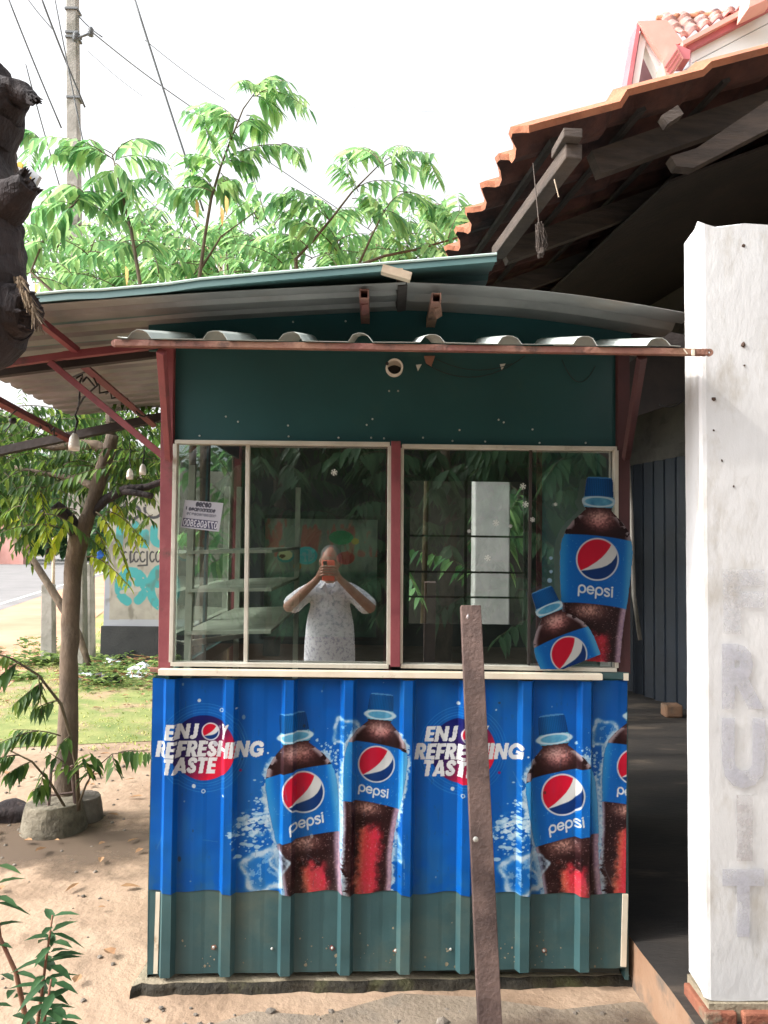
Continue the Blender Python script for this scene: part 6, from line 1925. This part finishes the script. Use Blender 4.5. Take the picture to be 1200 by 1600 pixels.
# ---- the photographer, mirrored in the left pane
YR = 2*(YK+.024)
def Q(px, py, y):
    """point at world depth y whose mirror image falls on photo pixel px,py"""
    p = P(px, py, YR-y); return Vector((p.x, y, p.z))
ph = Q(513, 891, -0.12)
pc = Vector((ph.x, -0.42, 0))
person = None
def skin(name, verts, edges, radii, m, parent, label=None, roots=(0,), sub=2):
    og = origin(parent); me = bpy.data.meshes.new(name)
    me.from_pydata([tuple(Vector(v)-og) for v in verts], edges, []); me.materials.append(m)
    o = bpy.data.objects.new(name, me); COL.objects.link(o)
    if parent is not None: o.parent = parent; ORIG[o.name] = og
    sk = o.modifiers.new('skin', 'SKIN'); sk.use_smooth_shade = True; sk.branch_smoothing = .4
    if not me.skin_vertices: me.attributes
    for i, r in enumerate(radii):
        me.skin_vertices[0].data[i].radius = (r, r) if not hasattr(r, '__len__') else r
    for i in roots: me.skin_vertices[0].data[i].use_root = True
    s = o.modifiers.new('sub', 'SUBSURF'); s.levels = sub; s.render_levels = sub
    return o
person = thing('person', 'person in a printed white shirt photographing with a raised orange phone', 'person', pc)
X0, Y0p = pc.x, pc.y
B = lambda x, y, z: Vector((X0+x*1.04, Y0p+y, z*.92))
V = [B(0,0,.80), B(0,0,1.02), B(0,.01,1.15), B(0,0,1.26), B(0,.02,1.33), B(0,.03,1.38)]
Rr = [(.14,.10),(.13,.095),(.15,.105),(.10,.08),(.052,.052),(.05,.05)]
E = [(0,1),(1,2),(2,3),(3,4),(4,5)]
for s in (-1, 1):
    n = len(V)
    sh = B(.165*s,0,1.24); el = B(.30*s,.10,1.10); wr = B(.075*s,.235,1.345)
    V += [sh, sh.lerp(el,.5), el, el.lerp(wr,.5), wr]
    Rr += [.055,.046,.042,.037,.026]; E += [(3,n),(n,n+1),(n+1,n+2),(n+2,n+3),(n+3,n+4)]
    n = len(V)
    V += [B(.09*s,0,.72), B(.10*s,.01,.42), B(.10*s,-.01,.09), B(.11*s,.10,.035)]
    Rr += [.088,.056,.037,.03]; E += [(0,n),(n,n+1),(n+1,n+2),(n+2,n+3)]
# palms and fingers wrapped round the phone
roots = [0]
for s in (-1, 1):
    n = len(V); wr = B(.075*s,.235,1.345); pl = B(.052*s,.27,1.395)
    V.append(pl); Rr.append((.030,.018)); E.append((10 if s == -1 else 19, n))
    for k in range(4):
        n2 = len(V); zz = 1.375+.021*k; ln = (.9,1,.97,.8)[k]
        V += [B((.05)*s,.288,zz), B((.047-.012)*s,.312,zz+.004), B((.047-.012-.026*ln)*s,.316,zz+.006), B((.047-.012-.044*ln)*s,.312,zz+.005)]
        Rr += [.010,.009,.008,.0065]; E += [(n,n2),(n2,n2+1),(n2+1,n2+2),(n2+2,n2+3)]
    n2 = len(V)
    V += [B(.048*s,.262,1.372), B(.036*s,.272,1.378), B(.018*s,.276,1.392)]; Rr += [.011,.010,.008]; E += [(n,n2),(n2,n2+1),(n2+1,n2+2)]
body = skin('body', V, E, Rr, M['skin'], person, roots=roots)
# head: one shaped mesh with brow, nose, mouth, ears
mb = MB(); mb.smooth = True
bm = bmesh.new(); bmesh.ops.create_uvsphere(bm, u_segments=28, v_segments=20, radius=1)
hc = B(0,.045,1.475)
for v in bm.verts:
    x, y, z = v.co
    w2 = .073*(1-.20*max(0,-z)**1.3); dpt = .092*(1-.12*max(0,-z)); X2 = x*w2; Y2 = y*dpt; Z2 = z*.112
    if y > .55 and abs(x) < .3: Y2 += .018*math.exp(-((z+.12)/.16)**2-(x/.13)**2)     # nose
    if y > .5: Y2 += -.008*math.exp(-((z-.08)/.10)**2-((abs(x)-.38)/.17)**2)            # eye sockets
    if y > .5: Y2 += .005*math.exp(-((z+.48)/.07)**2-(x/.25)**2)                          # lips
    if y > .3 and z < -.7: Y2 += .008                                                      # chin
    mb.v.append((hc.x+X2, hc.y+Y2, hc.z+Z2))
for f in bm.faces: mb.f.append(tuple(v.index for v in f.verts))
bm.free()
for s in (-1,1): ico(mb, hc+Vector((.075*s,-.005,-.005)), .026, 3, (.4,.7,1.1), .2, 2)
mb.build('head', M['skin'], person)
mb = MB()
for s in (-1,1): ico(mb, hc+Vector((.029*s,.079,.010)), .010, 3, (1.2,.6,.8), 0, 2)
mb.build('eyes', M['lens'], person, smooth=True)
mb = MB(); ico(mb, hc+Vector((0,-.016,.022)), .1, 5, (.80,.95,1.02), .06, 3)
mb.v = [(x, y if y < hc.y+.055 or z > hc.z+.04 else hc.y+.055, max(z, hc.z-.04)) for x, y, z in mb.v]
mb.build('hair', M['hair'], person, smooth=True, recalc=False)
# shirt
V = [B(0,0,.36), B(0,0,.90), B(0,.005,1.05), B(0,.01,1.17), B(0,.005,1.25), B(0,.015,1.305)]
Rr = [(.215,.17),(.20,.15),(.18,.125),(.17,.12),(.11,.09),(.07,.07)]; E = [(0,1),(1,2),(2,3),(3,4),(4,5)]
for s in (-1, 1):
    n = len(V); sh = B(.165*s,0,1.235); el = B(.298*s,.09,1.095)
    V += [sh, sh.lerp(el,.55), el]; Rr += [.082,.078,.080]; E += [(4,n),(n,n+1),(n+1,n+2)]
sh_ = skin('shirt', V, E, Rr, M['shirt'], person)
mb = MB()
for s in (-1,1): mb.prism([B(.012*s,.105,1.22), B(.03*s,.10,1.315), B(.085*s,.06,1.335), B(.062*s,.112,1.26)], (0,.008,0))
mb.build('collar', M['shirt'], person, bevel=.003)
# trousers and shoes
V = [B(0,0,.66)]; Rr = [(.14,.12)]; E = []
for s in (-1, 1):
    n = len(V); V += [B(.09*s,0,.58), B(.10*s,.01,.40), B(.10*s,-.01,.10)]; Rr += [.11,.085,.07]; E += [(0,n),(n,n+1),(n+1,n+2)]
skin('trousers', V, E, Rr, M['trouser'], person)
for s in (-1, 1):
    mb = MB(); ico(mb, B(.11*s,.06,.04), .07, 4, (.65,1.8,.6), .05, 3); mb.build('shoe', M['lens'], person, smooth=True, recalc=False)
phone = thing('phone', 'orange cased phone held up in both hands before the face', 'phone', B(0,.29,1.34))
mb = MB(); mb.box(B(-.042,.286,1.335), B(.042,.297,1.490)); mb.build('phone_case', M['phone'], phone, bevel=.006)
mb = MB(); mb.box(B(-.036,.297,1.448), B(-.010,.300,1.482)); mb.build('camera_bump', M['lens'], phone, bevel=.003)
for (a, b) in ((-.029,1.474),(-.029,1.456),(-.017,1.465)):
    mb = MB(); mb.lathe([(.005,0),(.005,.003)], B(a,.304,b), 12, rot=rotx); mb.build('lens', M['lens'], phone)
